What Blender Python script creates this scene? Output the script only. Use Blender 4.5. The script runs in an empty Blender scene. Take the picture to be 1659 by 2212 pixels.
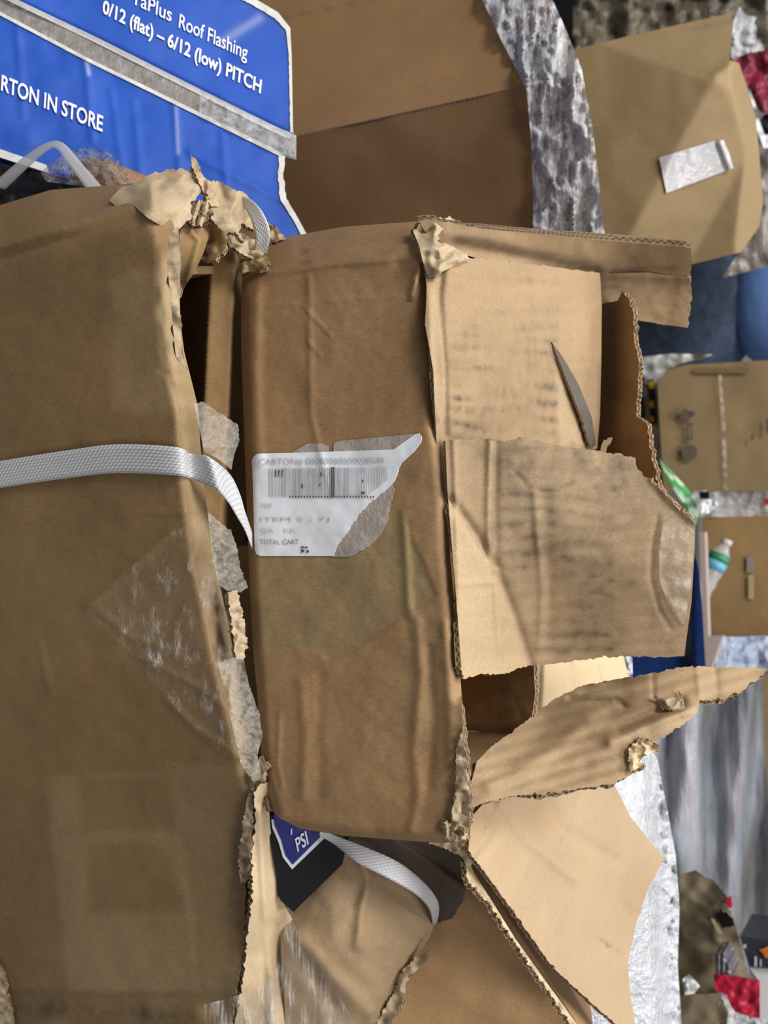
import bpy, math, random
import numpy as np
from mathutils import Matrix, Vector
from mathutils.geometry import delaunay_2d_cdt

random.seed(7)
rng = np.random.RandomState(11)
SC = bpy.context.scene
COL = SC.collection

# ------------------------------------------------------------------ camera, world, lights, exposure
FPX, CX, CY = 2200.0, 829.5, 1106.0
PITCH = math.radians(30)
PC, PS = math.cos(PITCH), math.sin(PITCH)
CAM = np.array([0.0, 0.0, 1.5])
FWD = np.array([0.0, PC, -PS]); UPV = np.array([0.0, PS, PC]); RGT = np.array([1.0, 0.0, 0.0])
cam_d = bpy.data.cameras.new('camera'); cam = bpy.data.objects.new('camera', cam_d); COL.objects.link(cam)
cam_d.sensor_fit = 'AUTO'; cam_d.sensor_width = 36.0; cam_d.lens = FPX / 2212.0 * 36.0
cam_d.clip_start = 0.02; cam_d.clip_end = 60
cam.matrix_world = Matrix(((UPV[0], -RGT[0], -FWD[0], CAM[0]), (UPV[1], -RGT[1], -FWD[1], CAM[1]),
                           (UPV[2], -RGT[2], -FWD[2], CAM[2]), (0, 0, 0, 1)))     # phone held sideways
cam_d.dof.use_dof = True; cam_d.dof.focus_distance = 0.75; cam_d.dof.aperture_fstop = 9.0
SC.camera = cam

w = bpy.data.worlds.new('world'); SC.world = w; w.use_nodes = True
bg = w.node_tree.nodes['Background']; bg.inputs[0].default_value = (0.95, 0.97, 1.0, 1); bg.inputs[1].default_value = 0.20

def area(name, loc, target, size, power, color=(1, .97, .93)):
    l = bpy.data.lights.new(name, 'AREA'); l.energy = power; l.size = size; l.color = color
    o = bpy.data.objects.new(name, l); COL.objects.link(o); o.location = loc
    o.rotation_euler = (Vector(target) - Vector(loc)).to_track_quat('-Z', 'Y').to_euler()
    return o
area('ceiling_lamp_key', (-1.9, -0.7, 4.0), (0, .7, 1.1), 0.9, 95)
area('fill_overhead', (-0.35, 0.25, 4.5), (-0.1, .9, 1.0), 1.0, 68)  # unseen fill lamp added to brighten the lower carton's rim and the background
area('ceiling_lamp_right', (1.3, -0.5, 3.9), (0.2, .7, 1.0), 0.9, 32)
area('fill_back', (0.6, 3.4, 5.0), (0.2, 1.4, 1.0), 1.2, 45)  # unseen lamp added from behind to make glints
area('ceiling_lamp_side', (-1.6, 2.6, 4.6), (-0.4, 1.8, 1.0), 1.0, 50)

SC.view_settings.view_transform = 'Standard'; SC.view_settings.look = 'None'
SC.view_settings.gamma = 1.0; SC.view_settings.exposure = 0.0; SC.view_settings.use_curve_mapping = False

# ------------------------------------------------------------------ numeric helpers
def rays(px, py):
    px = np.asarray(px, float); py = np.asarray(py, float)
    return FWD[None] + ((px - CX) / FPX)[:, None] * UPV[None] + ((py - CY) / FPX)[:, None] * RGT[None]
def P(px, py, d):
    return CAM + d * rays([px], [py])[0]
def plane(pt, n):
    pt = np.asarray(pt, float); n = np.asarray(n, float)
    return lambda x, y: (n @ (pt - CAM)) / (rays(x, y) @ n)
def tps(pts):
    a = np.array(pts, float); X = a[:, :2] / 1000.0; v = 1.0 / a[:, 2]; n = len(a)
    def U(A, B):
        r2 = ((A[:, None] - B[None]) ** 2).sum(-1)
        return np.where(r2 > 0, r2 * np.log(np.maximum(r2, 1e-12)), 0)
    M = np.zeros((n + 3, n + 3)); M[:n, :n] = U(X, X) + 1e-6 * np.eye(n); M[:n, n] = 1; M[:n, n + 1:] = X; M[n, :n] = 1; M[n + 1:, :n] = X.T
    s = np.linalg.lstsq(M, np.concatenate([v, np.zeros(3)]), rcond=None)[0]
    def f(x, y):
        Q = np.stack([np.asarray(x, float), np.asarray(y, float)], 1) / 1000.0
        return 1.0 / (U(Q, X) @ s[:n] + s[n] + Q @ s[n + 1:])
    return f
def vnoise(x, y, seed=0):
    x = np.asarray(x, float); y = np.asarray(y, float)
    xi = np.floor(x).astype(int); yi = np.floor(y).astype(int); fx = x - xi; fy = y - yi
    fx = fx * fx * (3 - 2 * fx); fy = fy * fy * (3 - 2 * fy)
    def h(a, b):
        n = (a * 374761393 + b * 668265263 + seed * 1274126177) & 0xffffffff
        n = ((n ^ (n >> 13)) * 1274126177) & 0xffffffff
        return ((n ^ (n >> 16)) & 0xffff) / 32767.5 - 1
    return (h(xi, yi) * (1 - fx) + h(xi + 1, yi) * fx) * (1 - fy) + (h(xi, yi + 1) * (1 - fx) + h(xi + 1, yi + 1) * fx) * fy
def fbm(x, y, sc, oct=4, seed=0):
    t = 0; a = 1
    for k in range(oct):
        t = t + a * vnoise(x / sc * 2 ** k, y / sc * 2 ** k, seed + k); a *= .5
    return t
def crumple(x, y, sc, seed=0):
    return 1 - 2 * np.abs(fbm(x, y, sc, 3, seed))
def segdist(x, y, pts, closed=False):
    x = np.asarray(x, float); y = np.asarray(y, float); best = np.full(x.shape, 1e9)
    m = len(pts)
    for i in range(m if closed else m - 1):
        ax, ay = pts[i][:2]; bx, by = pts[(i + 1) % m][:2]
        dx, dy = bx - ax, by - ay; L = dx * dx + dy * dy + 1e-9
        t = np.clip(((x - ax) * dx + (y - ay) * dy) / L, 0, 1)
        best = np.minimum(best, np.hypot(x - ax - t * dx, y - ay - t * dy))
    return best
def inside(x, y, poly):
    x = np.asarray(x, float); y = np.asarray(y, float); r = np.zeros(x.shape, bool); j = len(poly) - 1
    for i in range(len(poly)):
        xi, yi = poly[i][:2]; xj, yj = poly[j][:2]
        c = ((yi > y) != (yj > y)) & (x < (xj - xi) * (y - yi) / ((yj - yi) if yj != yi else 1e-9) + xi)
        r ^= c; j = i
    return r
def ss(a, b, t):
    t = np.clip((t - a) / (b - a), 0, 1); return t * t * (3 - 2 * t)
def pm(x, y, poly, soft=6):            # soft polygon mask
    d = segdist(x, y, poly, True); s = np.where(inside(x, y, poly), d, -d)
    return ss(-soft, soft, s)
def lm(x, y, line, wd):                # soft line mask
    return np.exp(-(segdist(x, y, line) / wd) ** 2)

# ------------------------------------------------------------------ materials
def newmat(name):
    m = bpy.data.materials.new(name); m.use_nodes = True
    nt = m.node_tree; b = nt.nodes['Principled BSDF']
    return m, nt, b
def N(nt, t, **kw):
    n = nt.nodes.new(t)
    for k, v in kw.items():
        if k.startswith('i_'):
            n.inputs[int(k[2:]) if k[2:].isdigit() else k[2:]].default_value = v
        else: setattr(n, k, v)
    return n
def mixc(nt, fac, a, b, blend='MIX'):
    n = nt.nodes.new('ShaderNodeMix'); n.data_type = 'RGBA'; n.blend_type = blend
    for s, v in ((0, fac), (6, a), (7, b)):
        if hasattr(v, 'links') or hasattr(v, 'is_linked'): nt.links.new(v, n.inputs[s])
        else: n.inputs[s].default_value = v
    return n.outputs[2]
def mathn(nt, op, a, b=None, clamp=False):
    n = nt.nodes.new('ShaderNodeMath'); n.operation = op; n.use_clamp = clamp
    for s, v in ((0, a), (1, b)):
        if v is None: continue
        if hasattr(v, 'is_linked'): nt.links.new(v, n.inputs[s])
        else: n.inputs[s].default_value = v
    return n.outputs[0]
def noise(nt, coord, scale, detail=3, stretch=None, rough=.55):
    if stretch:
        mp = N(nt, 'ShaderNodeMapping'); mp.inputs['Scale'].default_value = stretch; nt.links.new(coord, mp.inputs[0]); coord = mp.outputs[0]
    n = N(nt, 'ShaderNodeTexNoise'); n.inputs['Scale'].default_value = scale; n.inputs['Detail'].default_value = detail; n.inputs['Roughness'].default_value = rough
    nt.links.new(coord, n.inputs['Vector']); return n.outputs[0]
def ramp(nt, v, p0, p1, c0=(0, 0, 0, 1), c1=(1, 1, 1, 1)):
    r = N(nt, 'ShaderNodeValToRGB'); r.color_ramp.elements[0].position = p0; r.color_ramp.elements[1].position = p1
    r.color_ramp.elements[0].color = c0; r.color_ramp.elements[1].color = c1
    nt.links.new(v, r.inputs[0]); return r.outputs[0]
def lin(r, g, b):
    f = lambda c: (c / 255 / 12.92) if c / 255 <= .04045 else ((c / 255 + .055) / 1.055) ** 2.4
    return (f(r), f(g), f(b), 1)
def sc(c, k): return (c[0] * k, c[1] * k, c[2] * k, 1)

KRAFT = (.335, .200, .094, 1)
def card(name, base=KRAFT, alt=None, dirt_shade=(.05, .042, .034, 1), rough=.72, flute=0.0, fibre=1.0):
    """paper board: base colour, fibre grain, specks; mark.R = grime and painted shade, mark.G = bare / other paper and painted light, mark.B = tape gloss"""
    alt = alt or (base[0] * 1.02, base[1] * 1.14, base[2] * 1.2, 1)
    m, nt, b = newmat(name); L = nt.links.new
    co = N(nt, 'ShaderNodeTexCoord').outputs['Object']
    big = noise(nt, co, 9, 4); fine = noise(nt, co, 700, 2, (1, 1, .35)); mid = noise(nt, co, 60, 4)
    c = mixc(nt, ramp(nt, big, .3, .7), sc(base, .9), (base[0] * 1.08, base[1] * 1.08, base[2] * 1.08, 1))
    at = N(nt, 'ShaderNodeAttribute', attribute_name='mark'); sp = N(nt, 'ShaderNodeSeparateColor'); L(at.outputs['Color'], sp.inputs[0])
    c = mixc(nt, sp.outputs[1], c, alt)
    f2 = ramp(nt, fine, .25, .75, (1 - .16 * fibre,) * 3 + (1,), (1 + .12 * fibre,) * 3 + (1,))
    c = mixc(nt, 1.0, c, f2, 'MULTIPLY')
    c = mixc(nt, mathn(nt, 'MULTIPLY', ramp(nt, mid, .62, .8), .25), c, sc(base, .62))
    speck = noise(nt, co, 330, 1); c = mixc(nt, mathn(nt, 'MULTIPLY', ramp(nt, speck, .755, .79), .55), c, sc(base, .35))
    gr = mathn(nt, 'MULTIPLY', sp.outputs[0], ramp(nt, noise(nt, co, 90, 4), .2, .75), True)
    c = mixc(nt, gr, c, dirt_shade)
    L(c, b.inputs['Base Color'])
    r = mathn(nt, 'SUBTRACT', rough, mathn(nt, 'MULTIPLY', sp.outputs[2], rough - .22)); L(r, b.inputs['Roughness'])
    b.inputs['Specular IOR Level'].default_value = .35
    bp = N(nt, 'ShaderNodeBump'); bp.inputs['Strength'].default_value = .12; bp.inputs['Distance'].default_value = .0015
    L(mathn(nt, 'ADD', mid, mathn(nt, 'MULTIPLY', fine, .3)), bp.inputs['Height']); L(bp.outputs[0], b.inputs['Normal'])
    return m
def edge_mat(name, base=(.36, .245, .13, 1), freq=150.0):
    """cut or torn edge of corrugated board: two liners and the wavy flute between"""
    m, nt, b = newmat(name); L = nt.links.new
    uv = N(nt, 'ShaderNodeTexCoord').outputs['UV']; s = N(nt, 'ShaderNodeSeparateXYZ'); L(uv, s.inputs[0])
    wob = noise(nt, uv, 40, 2)
    ph = mathn(nt, 'ADD', mathn(nt, 'MULTIPLY', s.outputs[0], freq * 6.283), mathn(nt, 'MULTIPLY', wob, 6))
    sw = mathn(nt, 'MULTIPLY', mathn(nt, 'SINE', ph), .27)
    dist = mathn(nt, 'ABSOLUTE', mathn(nt, 'SUBTRACT', mathn(nt, 'SUBTRACT', s.outputs[1], .5), sw))
    flute = mathn(nt, 'LESS_THAN', dist, .13)
    liner = mathn(nt, 'GREATER_THAN', mathn(nt, 'ABSOLUTE', mathn(nt, 'SUBTRACT', s.outputs[1], .5)), .32)
    k = mathn(nt, 'MAXIMUM', flute, liner)
    L(mixc(nt, k, (.05, .032, .018, 1), base), b.inputs['Base Color']); b.inputs['Roughness'].default_value = .85
    return m
def plain(name, c, rough=.5, bump=0, bscale=60, metal=0, var=0.0, spec=.4):
    m, nt, b = newmat(name); L = nt.links.new
    co = N(nt, 'ShaderNodeTexCoord').outputs['Object']
    n = noise(nt, co, bscale, 4)
    if var: L(mixc(nt, ramp(nt, n, .3, .7), sc(c, 1 - var), sc(c, 1 + var)), b.inputs['Base Color'])
    else: b.inputs['Base Color'].default_value = c
    b.inputs['Roughness'].default_value = rough; b.inputs['Metallic'].default_value = metal; b.inputs['Specular IOR Level'].default_value = spec
    if bump:
        bp = N(nt, 'ShaderNodeBump'); bp.inputs['Strength'].default_value = bump; bp.inputs['Distance'].default_value = .01
        L(n, bp.inputs['Height']); L(bp.outputs[0], b.inputs['Normal'])
    return m
def film(name, lo=.05, hi=.8, stretch=(30, 8, 1), p0=.4, p1=.7, tint=(.82, .82, .86, 1), bump=.6, rough=.12, detail=6, fine=3.0):
    """clear stretch film: see-through between milky, glossy wrinkles"""
    m, nt, b = newmat(name); L = nt.links.new
    uv = N(nt, 'ShaderNodeTexCoord').outputs['UV']
    n = noise(nt, uv, 1, detail, stretch, .6); n2 = noise(nt, uv, fine, 4, stretch, .6)
    b.inputs['Base Color'].default_value = tint; b.inputs['Roughness'].default_value = rough; b.inputs['Specular IOR Level'].default_value = .7
    bp = N(nt, 'ShaderNodeBump'); bp.inputs['Strength'].default_value = bump; bp.inputs['Distance'].default_value = .02
    L(mathn(nt, 'ADD', n, mathn(nt, 'MULTIPLY', n2, .6)), bp.inputs['Height']); L(bp.outputs[0], b.inputs['Normal'])
    tr = N(nt, 'ShaderNodeBsdfTransparent'); mx = N(nt, 'ShaderNodeMixShader')
    k = ramp(nt, mathn(nt, 'ADD', mathn(nt, 'MULTIPLY', n, .6), mathn(nt, 'MULTIPLY', n2, .4)), p0, p1, (lo,) * 3 + (1,), (hi,) * 3 + (1,))
    L(k, mx.inputs[0]); L(tr.outputs[0], mx.inputs[1]); L(b.outputs[0], mx.inputs[2])
    L(mx.outputs[0], nt.nodes['Material Output'].inputs[0])
    return m
def strap_mat(name, c=(.62, .63, .66, 1), fu=230.0, fv=4.5):
    m, nt, b = newmat(name); L = nt.links.new
    uv = N(nt, 'ShaderNodeTexCoord').outputs['UV']; s = N(nt, 'ShaderNodeSeparateXYZ'); L(uv, s.inputs[0])
    row = mathn(nt, 'MULTIPLY', s.outputs[1], fv * 6.283)
    a = mathn(nt, 'SINE', mathn(nt, 'ADD', mathn(nt, 'MULTIPLY', s.outputs[0], fu * 6.283), row))
    bb = mathn(nt, 'SINE', mathn(nt, 'MULTIPLY', row, 2))
    h = mathn(nt, 'MULTIPLY', mathn(nt, 'ADD', a, bb), .25)
    L(mixc(nt, mathn(nt, 'ADD', h, .5, True), sc(c, .72), sc(c, 1.12)), b.inputs['Base Color']); b.inputs['Roughness'].default_value = .35
    bp = N(nt, 'ShaderNodeBump'); bp.inputs['Strength'].default_value = .5; bp.inputs['Distance'].default_value = .001
    L(h, bp.inputs['Height']); L(bp.outputs[0], b.inputs['Normal'])
    return m
def wrapped(name, cols, stretch=(14, 3, 1), rough=.18, bump=.5, scale=1.0):
    """load of goods seen through many layers of stretch film: streaks of the goods' colours under a glossy skin"""
    m, nt, b = newmat(name); L = nt.links.new
    uv = N(nt, 'ShaderNodeTexCoord').outputs['UV']
    n = noise(nt, uv, scale, 3, stretch, .6)
    r = N(nt, 'ShaderNodeValToRGB'); e = r.color_ramp.elements
    while len(e) < len(cols): e.new(.5)
    for i, c in enumerate(cols):
        e[i].position = .28 + .44 * i / max(1, len(cols) - 1); e[i].color = c
    L(n, r.inputs[0]); L(r.outputs[0], b.inputs['Base Color'])
    b.inputs['Roughness'].default_value = rough; b.inputs['Specular IOR Level'].default_value = .6
    n2 = noise(nt, uv, scale * 3, 5, stretch, .65)
    bp = N(nt, 'ShaderNodeBump'); bp.inputs['Strength'].default_value = bump; bp.inputs['Distance'].default_value = .02
    L(n2, bp.inputs['Height']); L(bp.outputs[0], b.inputs['Normal'])
    return m

M = {}
M['main'] = card('brown_kraft_board', (.330, .196, .094, 1), (.30, .215, .108, 1))
M['flap'] = card('flap_board', (.37, .255, .145, 1), (.44, .32, .19, 1))
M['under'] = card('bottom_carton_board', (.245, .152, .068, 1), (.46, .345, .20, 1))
M['cream'] = card('pale_inner_board', (.58, .43, .26, 1), (.66, .52, .34, 1), fibre=.6)
M['torn'] = card('torn_paper_board', (.47, .36, .23, 1), (.58, .47, .32, 1))
M['inner'] = card('inner_board', (.31, .19, .085, 1))
M['back_brown'] = card('dark_brown_board', (.335, .190, .082, 1))
M['right'] = card('tan_board', (.285, .20, .102, 1), (.36, .25, .14, 1))
M['light'] = card('fresh_tan_board', (.43, .31, .19, 1), (.42, .28, .16, 1), fibre=.7)
M['tbrown'] = card('right_carton_board', (.40, .24, .115, 1))
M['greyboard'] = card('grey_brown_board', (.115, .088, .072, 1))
M['edge'] = edge_mat('corrugated_edge'); M['edge_d'] = edge_mat('dirty_corrugated_edge', (.30, .21, .12, 1))
M['edge_dark'] = edge_mat('dark_corrugated_edge', (.20, .13, .072, 1))  # darker tone for the end flap edges
M['strap'] = strap_mat('woven_white_strap')
M['blue'] = card('blue_printed_board', (.010, .078, .44, 1), (.80, .82, .84, 1), fibre=.35)
M['white_ink'] = plain('white_ink', (.82, .85, .9, 1), .5)
M['label'] = plain('white_label_paper', (.86, .89, .95, 1), .45, var=.03)
M['residue'] = plain('label_residue', (.40, .345, .31, 1), .8, bump=.15, bscale=200, var=.12)
M['ink_pale'] = plain('faded_ink', (.50, .51, .53, 1), .6)
M['ink'] = plain('black_ink', (.10, .10, .11, 1), .6)
M['print_brown'] = plain('dark_brown_ink', (.10, .072, .045, 1), .7)
M['tape'] = film('clear_packing_tape', .10, .35, (40, 40, 1), .4, .7, (.75, .70, .62, 1), .25, .12)
M['film_faint'] = film('clear_film', .03, .7, (20, 9, 1), .52, .74, (.8, .78, .74, 1), .8, .1)
M['film'] = film('stretch_film', .55, .94, (60, 7, 1), .34, .54, (.95, .95, 1.0, 1), 1.1, .12)
M['film_milky'] = film('milky_stretch_film', .55, .97, (26, 12, 1), .3, .6, (.86, .88, .93, 1), 1.0, .12)
M['haze'] = film('milky_tape', .18, .55, (60, 60, 1), .35, .7, (.72, .68, .6, 1), .4, .2)
M['black'] = plain('black_plastic', (.008, .008, .010, 1), .5, spec=.15)
M['navy'] = plain('navy_ink', (.012, .018, .16, 1), .35)
M['silver'] = plain('silver_ink', (.6, .62, .68, 1), .4)
M['floor'] = plain('concrete', (.20, .195, .185, 1), .45, bump=.1, bscale=12, var=.12)
M['wall'] = plain('painted_wall', (.42, .42, .41, 1), .7, var=.05)

# ------------------------------------------------------------------ object helpers
def thing(name, label, cat, loc, group=None):
    o = bpy.data.objects.new(name, None); COL.objects.link(o); o.location = loc; o.empty_display_size = .05
    tag(o, label, cat, group); return o
def tag(o, label=None, cat=None, group=None, kind=None):
    if label: o['label'] = label
    if cat: o['category'] = cat
    if group: o['group'] = group
    if kind: o['kind'] = kind
    return o
def link(name, V, faces, mats, midx=None, parent=None, uv=None, mark=None, smooth=True, loc=None):
    V = np.asarray(V, float)
    org = np.zeros(3)
    if parent is not None:
        q = parent
        while q is not None: org = org + np.array(q.location); q = q.parent
    elif loc is not None: org = np.array(loc, float)
    else:
        org = np.array([V[:, 0].mean(), V[:, 1].mean(), V[:, 2].min()])
    me = bpy.data.meshes.new(name); me.from_pydata((V - org).tolist(), [], [list(map(int, f)) for f in faces])
    for m in mats: me.materials.append(m)
    if midx is not None: me.polygons.foreach_set('material_index', np.asarray(midx, 'i'))
    me.polygons.foreach_set('use_smooth', np.full(len(me.polygons), smooth))
    if uv is not None:
        ul = me.uv_layers.new(name='UVMap'); li = np.empty(len(me.loops), 'i'); me.loops.foreach_get('vertex_index', li)
        ul.data.foreach_set('uv', np.asarray(uv, 'f')[li].ravel())
    if mark is not None:
        ca = me.attributes.new('mark', 'FLOAT_COLOR', 'POINT'); ca.data.foreach_set('color', np.asarray(mark, 'f').ravel())
    me.update()
    o = bpy.data.objects.new(name, me); COL.objects.link(o)
    if parent is not None: o.parent = parent
    else: o.location = org
    return o

def resample(outline, step):
    pts = []; m = len(outline)
    for i in range(m):
        a = outline[i]; b = outline[(i + 1) % m]; j = a[2] if len(a) > 2 else 0
        L = math.hypot(b[0] - a[0], b[1] - a[1]); k = max(1, int(round(L / (step if not j else min(step, 5)))))
        nx, ny = -(b[1] - a[1]) / (L + 1e-9), (b[0] - a[0]) / (L + 1e-9)
        for q in range(k):
            t = q / k; o = 0
            if j and q: o = j * (random.uniform(-.6, .6) + .7 * math.sin(q * 1.1 + i) * random.random())
            pts.append((a[0] + (b[0] - a[0]) * t + nx * o, a[1] + (b[1] - a[1]) * t + ny * o))
    return pts

def sheet(name, outline, depth, mat, parent=None, thick=.0035, step=9, disp=None, marks=None, edge=None, back=None, ext=None, off=0.0, label=None):
    """a piece of board or film: outline cut in the picture's frame, set on its own surface in space, given real thickness"""
    o2 = resample(outline, step); n0 = len(o2)
    xs = [p[0] for p in o2]; ys = [p[1] for p in o2]
    gx, gy = np.meshgrid(np.arange(min(xs), max(xs), step), np.arange(min(ys), max(ys), step * .87))
    gx = gx + (np.arange(gx.shape[0])[:, None] % 2) * step * .5
    gx = gx.ravel(); gy = gy.ravel()
    k = inside(gx, gy, o2); gx, gy = gx[k], gy[k]
    if len(gx):
        k = segdist(gx, gy, o2, True) > step * .45; gx, gy = gx[k], gy[k]
    pts = [Vector(p) for p in o2] + [Vector((a, b)) for a, b in zip(gx, gy)]
    res = delaunay_2d_cdt(pts, [], [list(range(n0))], 1, 1e-5)
    V2 = np.array([(v.x, v.y) for v in res[0]]); F = np.array([list(f) for f in res[2] if len(f) == 3])
    x, y = V2[:, 0], V2[:, 1]
    d = depth(x, y) - off
    if disp is not None: d = d - disp(x, y)
    R = rays(x, y); V = CAM + d[:, None] * R
    fn = np.cross(V[F[:, 1]] - V[F[:, 0]], V[F[:, 2]] - V[F[:, 0]])
    flip = (fn * R[F[:, 0]]).sum(1) > 0; F[flip] = F[flip][:, [0, 2, 1]]; fn[flip] *= -1
    n = len(V)
    mk = np.zeros((n, 4)); mk[:, 3] = 1
    if marks is not None:
        r = marks(x, y)
        for q in range(3):
            if r[q] is not None: mk[:, q] = np.clip(r[q], 0, 1)
    uv = V2 / 1000.0
    if not thick and ext is None:
        o = link(name, V, F, [mat], None, parent, uv, mk)
        if label: o['label'] = label
        return o
    vn = np.zeros((n, 3))
    for q in range(3): np.add.at(vn, F[:, q], fn)
    vn /= np.linalg.norm(vn, axis=1)[:, None] + 1e-12
    if isinstance(ext, (int, float)):            # solid body running back behind its face, tapering a little
        c = V.mean(0); rd = (c - CAM) / np.linalg.norm(c - CAM); B = c + (V - c) * (1 + ext / np.linalg.norm(c - CAM) * .55) + rd * ext
    else: B = V + (np.array(ext)[None] if ext is not None else -vn * thick)
    # boundary loops
    E = {}
    for f in F:
        for a, b in ((f[0], f[1]), (f[1], f[2]), (f[2], f[0])): E[(a, b)] = 1
    bd = [(a, b) for (a, b) in E if (b, a) not in E]
    SV = []; SF = []; SUV = []; base = 2 * n; nxt = {a: b for a, b in bd}
    seen = set(); ulen = {}
    for a0 in list(nxt):
        if a0 in seen: continue
        a = a0; u = 0.0
        while a not in seen and a in nxt:
            seen.add(a); b = nxt[a]; L = float(np.linalg.norm(V[b] - V[a]))
            i = base + len(SV); SV += [V[a], V[b], B[b], B[a]]; SUV += [(u, 0), (u + L, 0), (u + L, 1), (u, 1)]
            SF.append((i + 1, i, i + 3, i + 2)); u += L; a = b
    AV = np.vstack([V, B, np.array(SV)]); AF = [tuple(f) for f in F] + [(f[0] + n, f[2] + n, f[1] + n) for f in F] + SF
    AUV = np.vstack([uv, uv, np.array(SUV)]); AM = np.zeros((len(AV), 4)); AM[:n] = mk; AM[n:2 * n] = mk * np.array([.5, 0, 0, 1])
    mi = [0] * len(F) + [1] * len(F) + [2] * len(SF)
    o = link(name, AV, AF, [mat, back or mat, edge or (mat if ext is not None else M['edge'])], mi, parent, AUV, AM)
    if label: o['label'] = label
    return o

def crom(pts, n):
    a = np.array(pts, float); out = []; m = len(a)
    for i in range(m - 1):
        p0 = a[max(i - 1, 0)]; p1 = a[i]; p2 = a[i + 1]; p3 = a[min(i + 2, m - 1)]
        for t in np.linspace(0, 1, n, endpoint=False):
            out.append(.5 * (2 * p1 + (p2 - p0) * t + (2 * p0 - 5 * p1 + 4 * p2 - p3) * t * t + (3 * p1 - p0 - 3 * p2 + p3) * t ** 3))
    out.append(a[-1]); return np.array(out)
def ribbon(name, A, Bq, mat, parent=None, n=8, m=6, thick=.0009):
    """woven strap between two edges given as (px, py, depth)"""
    A = crom(A, n); Bq = crom(Bq, n); V = []; UV = []; u = 0; last = None
    for a, b in zip(A, Bq):
        pa, pb = P(*a), P(*b); c = (pa + pb) / 2
        if last is not None: u += np.linalg.norm(c - last)
        last = c
        for k in range(m + 1):
            t = k / m; V.append(pa * (1 - t) + pb * t); UV.append((u, t))
    V = np.array(V); L = len(A); F = []
    for i in range(L - 1):
        for k in range(m):
            q = i * (m + 1) + k; F.append((q, q + 1, q + m + 2, q + m + 1))
    F = np.array(F); fn = np.cross(V[F[:, 1]] - V[F[:, 0]], V[F[:, 3]] - V[F[:, 0]])
    vn = np.zeros_like(V)
    for q in range(4): np.add.at(vn, F[:, q], fn)
    vn /= np.linalg.norm(vn, axis=1)[:, None] + 1e-12
    if ((V - CAM) * vn).sum() > 0: vn = -vn
    n1 = len(V); W = np.vstack([V, V - vn * thick])
    G = [tuple(f) for f in F] + [tuple(f[::-1] + n1) for f in F]
    ring = [i * (m + 1) for i in range(L)] + [(L - 1) * (m + 1) + k for k in range(1, m + 1)] + [i * (m + 1) + m for i in range(L - 2, -1, -1)] + [k for k in range(m - 1, 0, -1)]
    for i in range(len(ring)):
        a, b = ring[i], ring[(i + 1) % len(ring)]; G.append((a, b, b + n1, a + n1))
    return link(name, W, G, [mat], None, parent, np.vstack([UV, UV]))

def boxmesh(name, c0, c1, mat, parent=None, rot=0.0, piv=(0, 0), bev=.004, loc=None):
    import bmesh
    bm = bmesh.new(); bmesh.ops.create_cube(bm, size=1)
    c0 = np.array(c0); c1 = np.array(c1)
    for v in bm.verts:
        q = (np.array(v.co) + .5) * (c1 - c0) + c0; x, y = q[0] - piv[0], q[1] - piv[1]
        v.co = (piv[0] + x * math.cos(rot) - y * math.sin(rot), piv[1] + x * math.sin(rot) + y * math.cos(rot), q[2])
    if bev: bmesh.ops.bevel(bm, geom=bm.edges[:], offset=bev, segments=2, affect='EDGES')
    V = np.array([v.co[:] for v in bm.verts]); bm.verts.index_update(); F = [[v.index for v in f.verts] for f in bm.faces]; bm.free()
    return link(name, V, F, [mat], None, parent, smooth=False, loc=loc)

def text_mesh(name, s, org, xdir, ydir, depth, mat, parent, bold=0.0, off=.0012, width=None):
    """lettering printed on a surface: xdir / ydir are the picture-frame vectors of one em; width fits the line length"""
    cu = bpy.data.curves.new('lettering', 'FONT'); cu.body = s; cu.size = 1.0; cu.offset = bold; cu.resolution_u = 3
    ob = bpy.data.objects.new('lettering', cu); COL.objects.link(ob)
    dg = bpy.context.evaluated_depsgraph_get(); me = ob.evaluated_get(dg).to_mesh()
    co = np.array([v.co[:] for v in me.vertices]); F = [list(p.vertices) for p in me.polygons]
    ob.evaluated_get(dg).to_mesh_clear(); bpy.data.objects.remove(ob); bpy.data.curves.remove(cu)
    co[:, 0] -= co[:, 0].min()
    if width: kx = width / co[:, 0].max()
    else: kx = 1.0
    px = org[0] + co[:, 0] * kx * xdir[0] + co[:, 1] * ydir[0]; py = org[1] + co[:, 0] * kx * xdir[1] + co[:, 1] * ydir[1]
    V = CAM + (depth(px, py) - off)[:, None] * rays(px, py)
    Fq = []
    for f in F:
        nn = np.cross(V[f[1]] - V[f[0]], V[f[2]] - V[f[0]]); Fq.append(f if nn @ (V[f[0]] - CAM) < 0 else f[::-1])
    return link(name, V, Fq, [mat], None, parent, smooth=False)
def quads_mesh(name, rects, depth, mat, parent, off=.0012):
    V = []; F = []
    for (a, b, c, d) in rects:
        i = len(V); px = np.array([a, c, c, a], float); py = np.array([b, b, d, d], float)
        V += list(CAM + (depth(px, py) - off)[:, None] * rays(px, py)); F.append((i, i + 3, i + 2, i + 1))
    return link(name, np.array(V), F, [mat], None, parent, smooth=False)

# ================================================================== SETTING
def struct(o): o['kind'] = 'structure'; return o
struct(boxmesh('floor', (-5, -2, -.1), (5, 7, 0), M['floor'], bev=0))
struct(boxmesh('wall_back', (-5, 6.6, 0), (5, 6.8, 6), M['wall'], bev=0))

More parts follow.
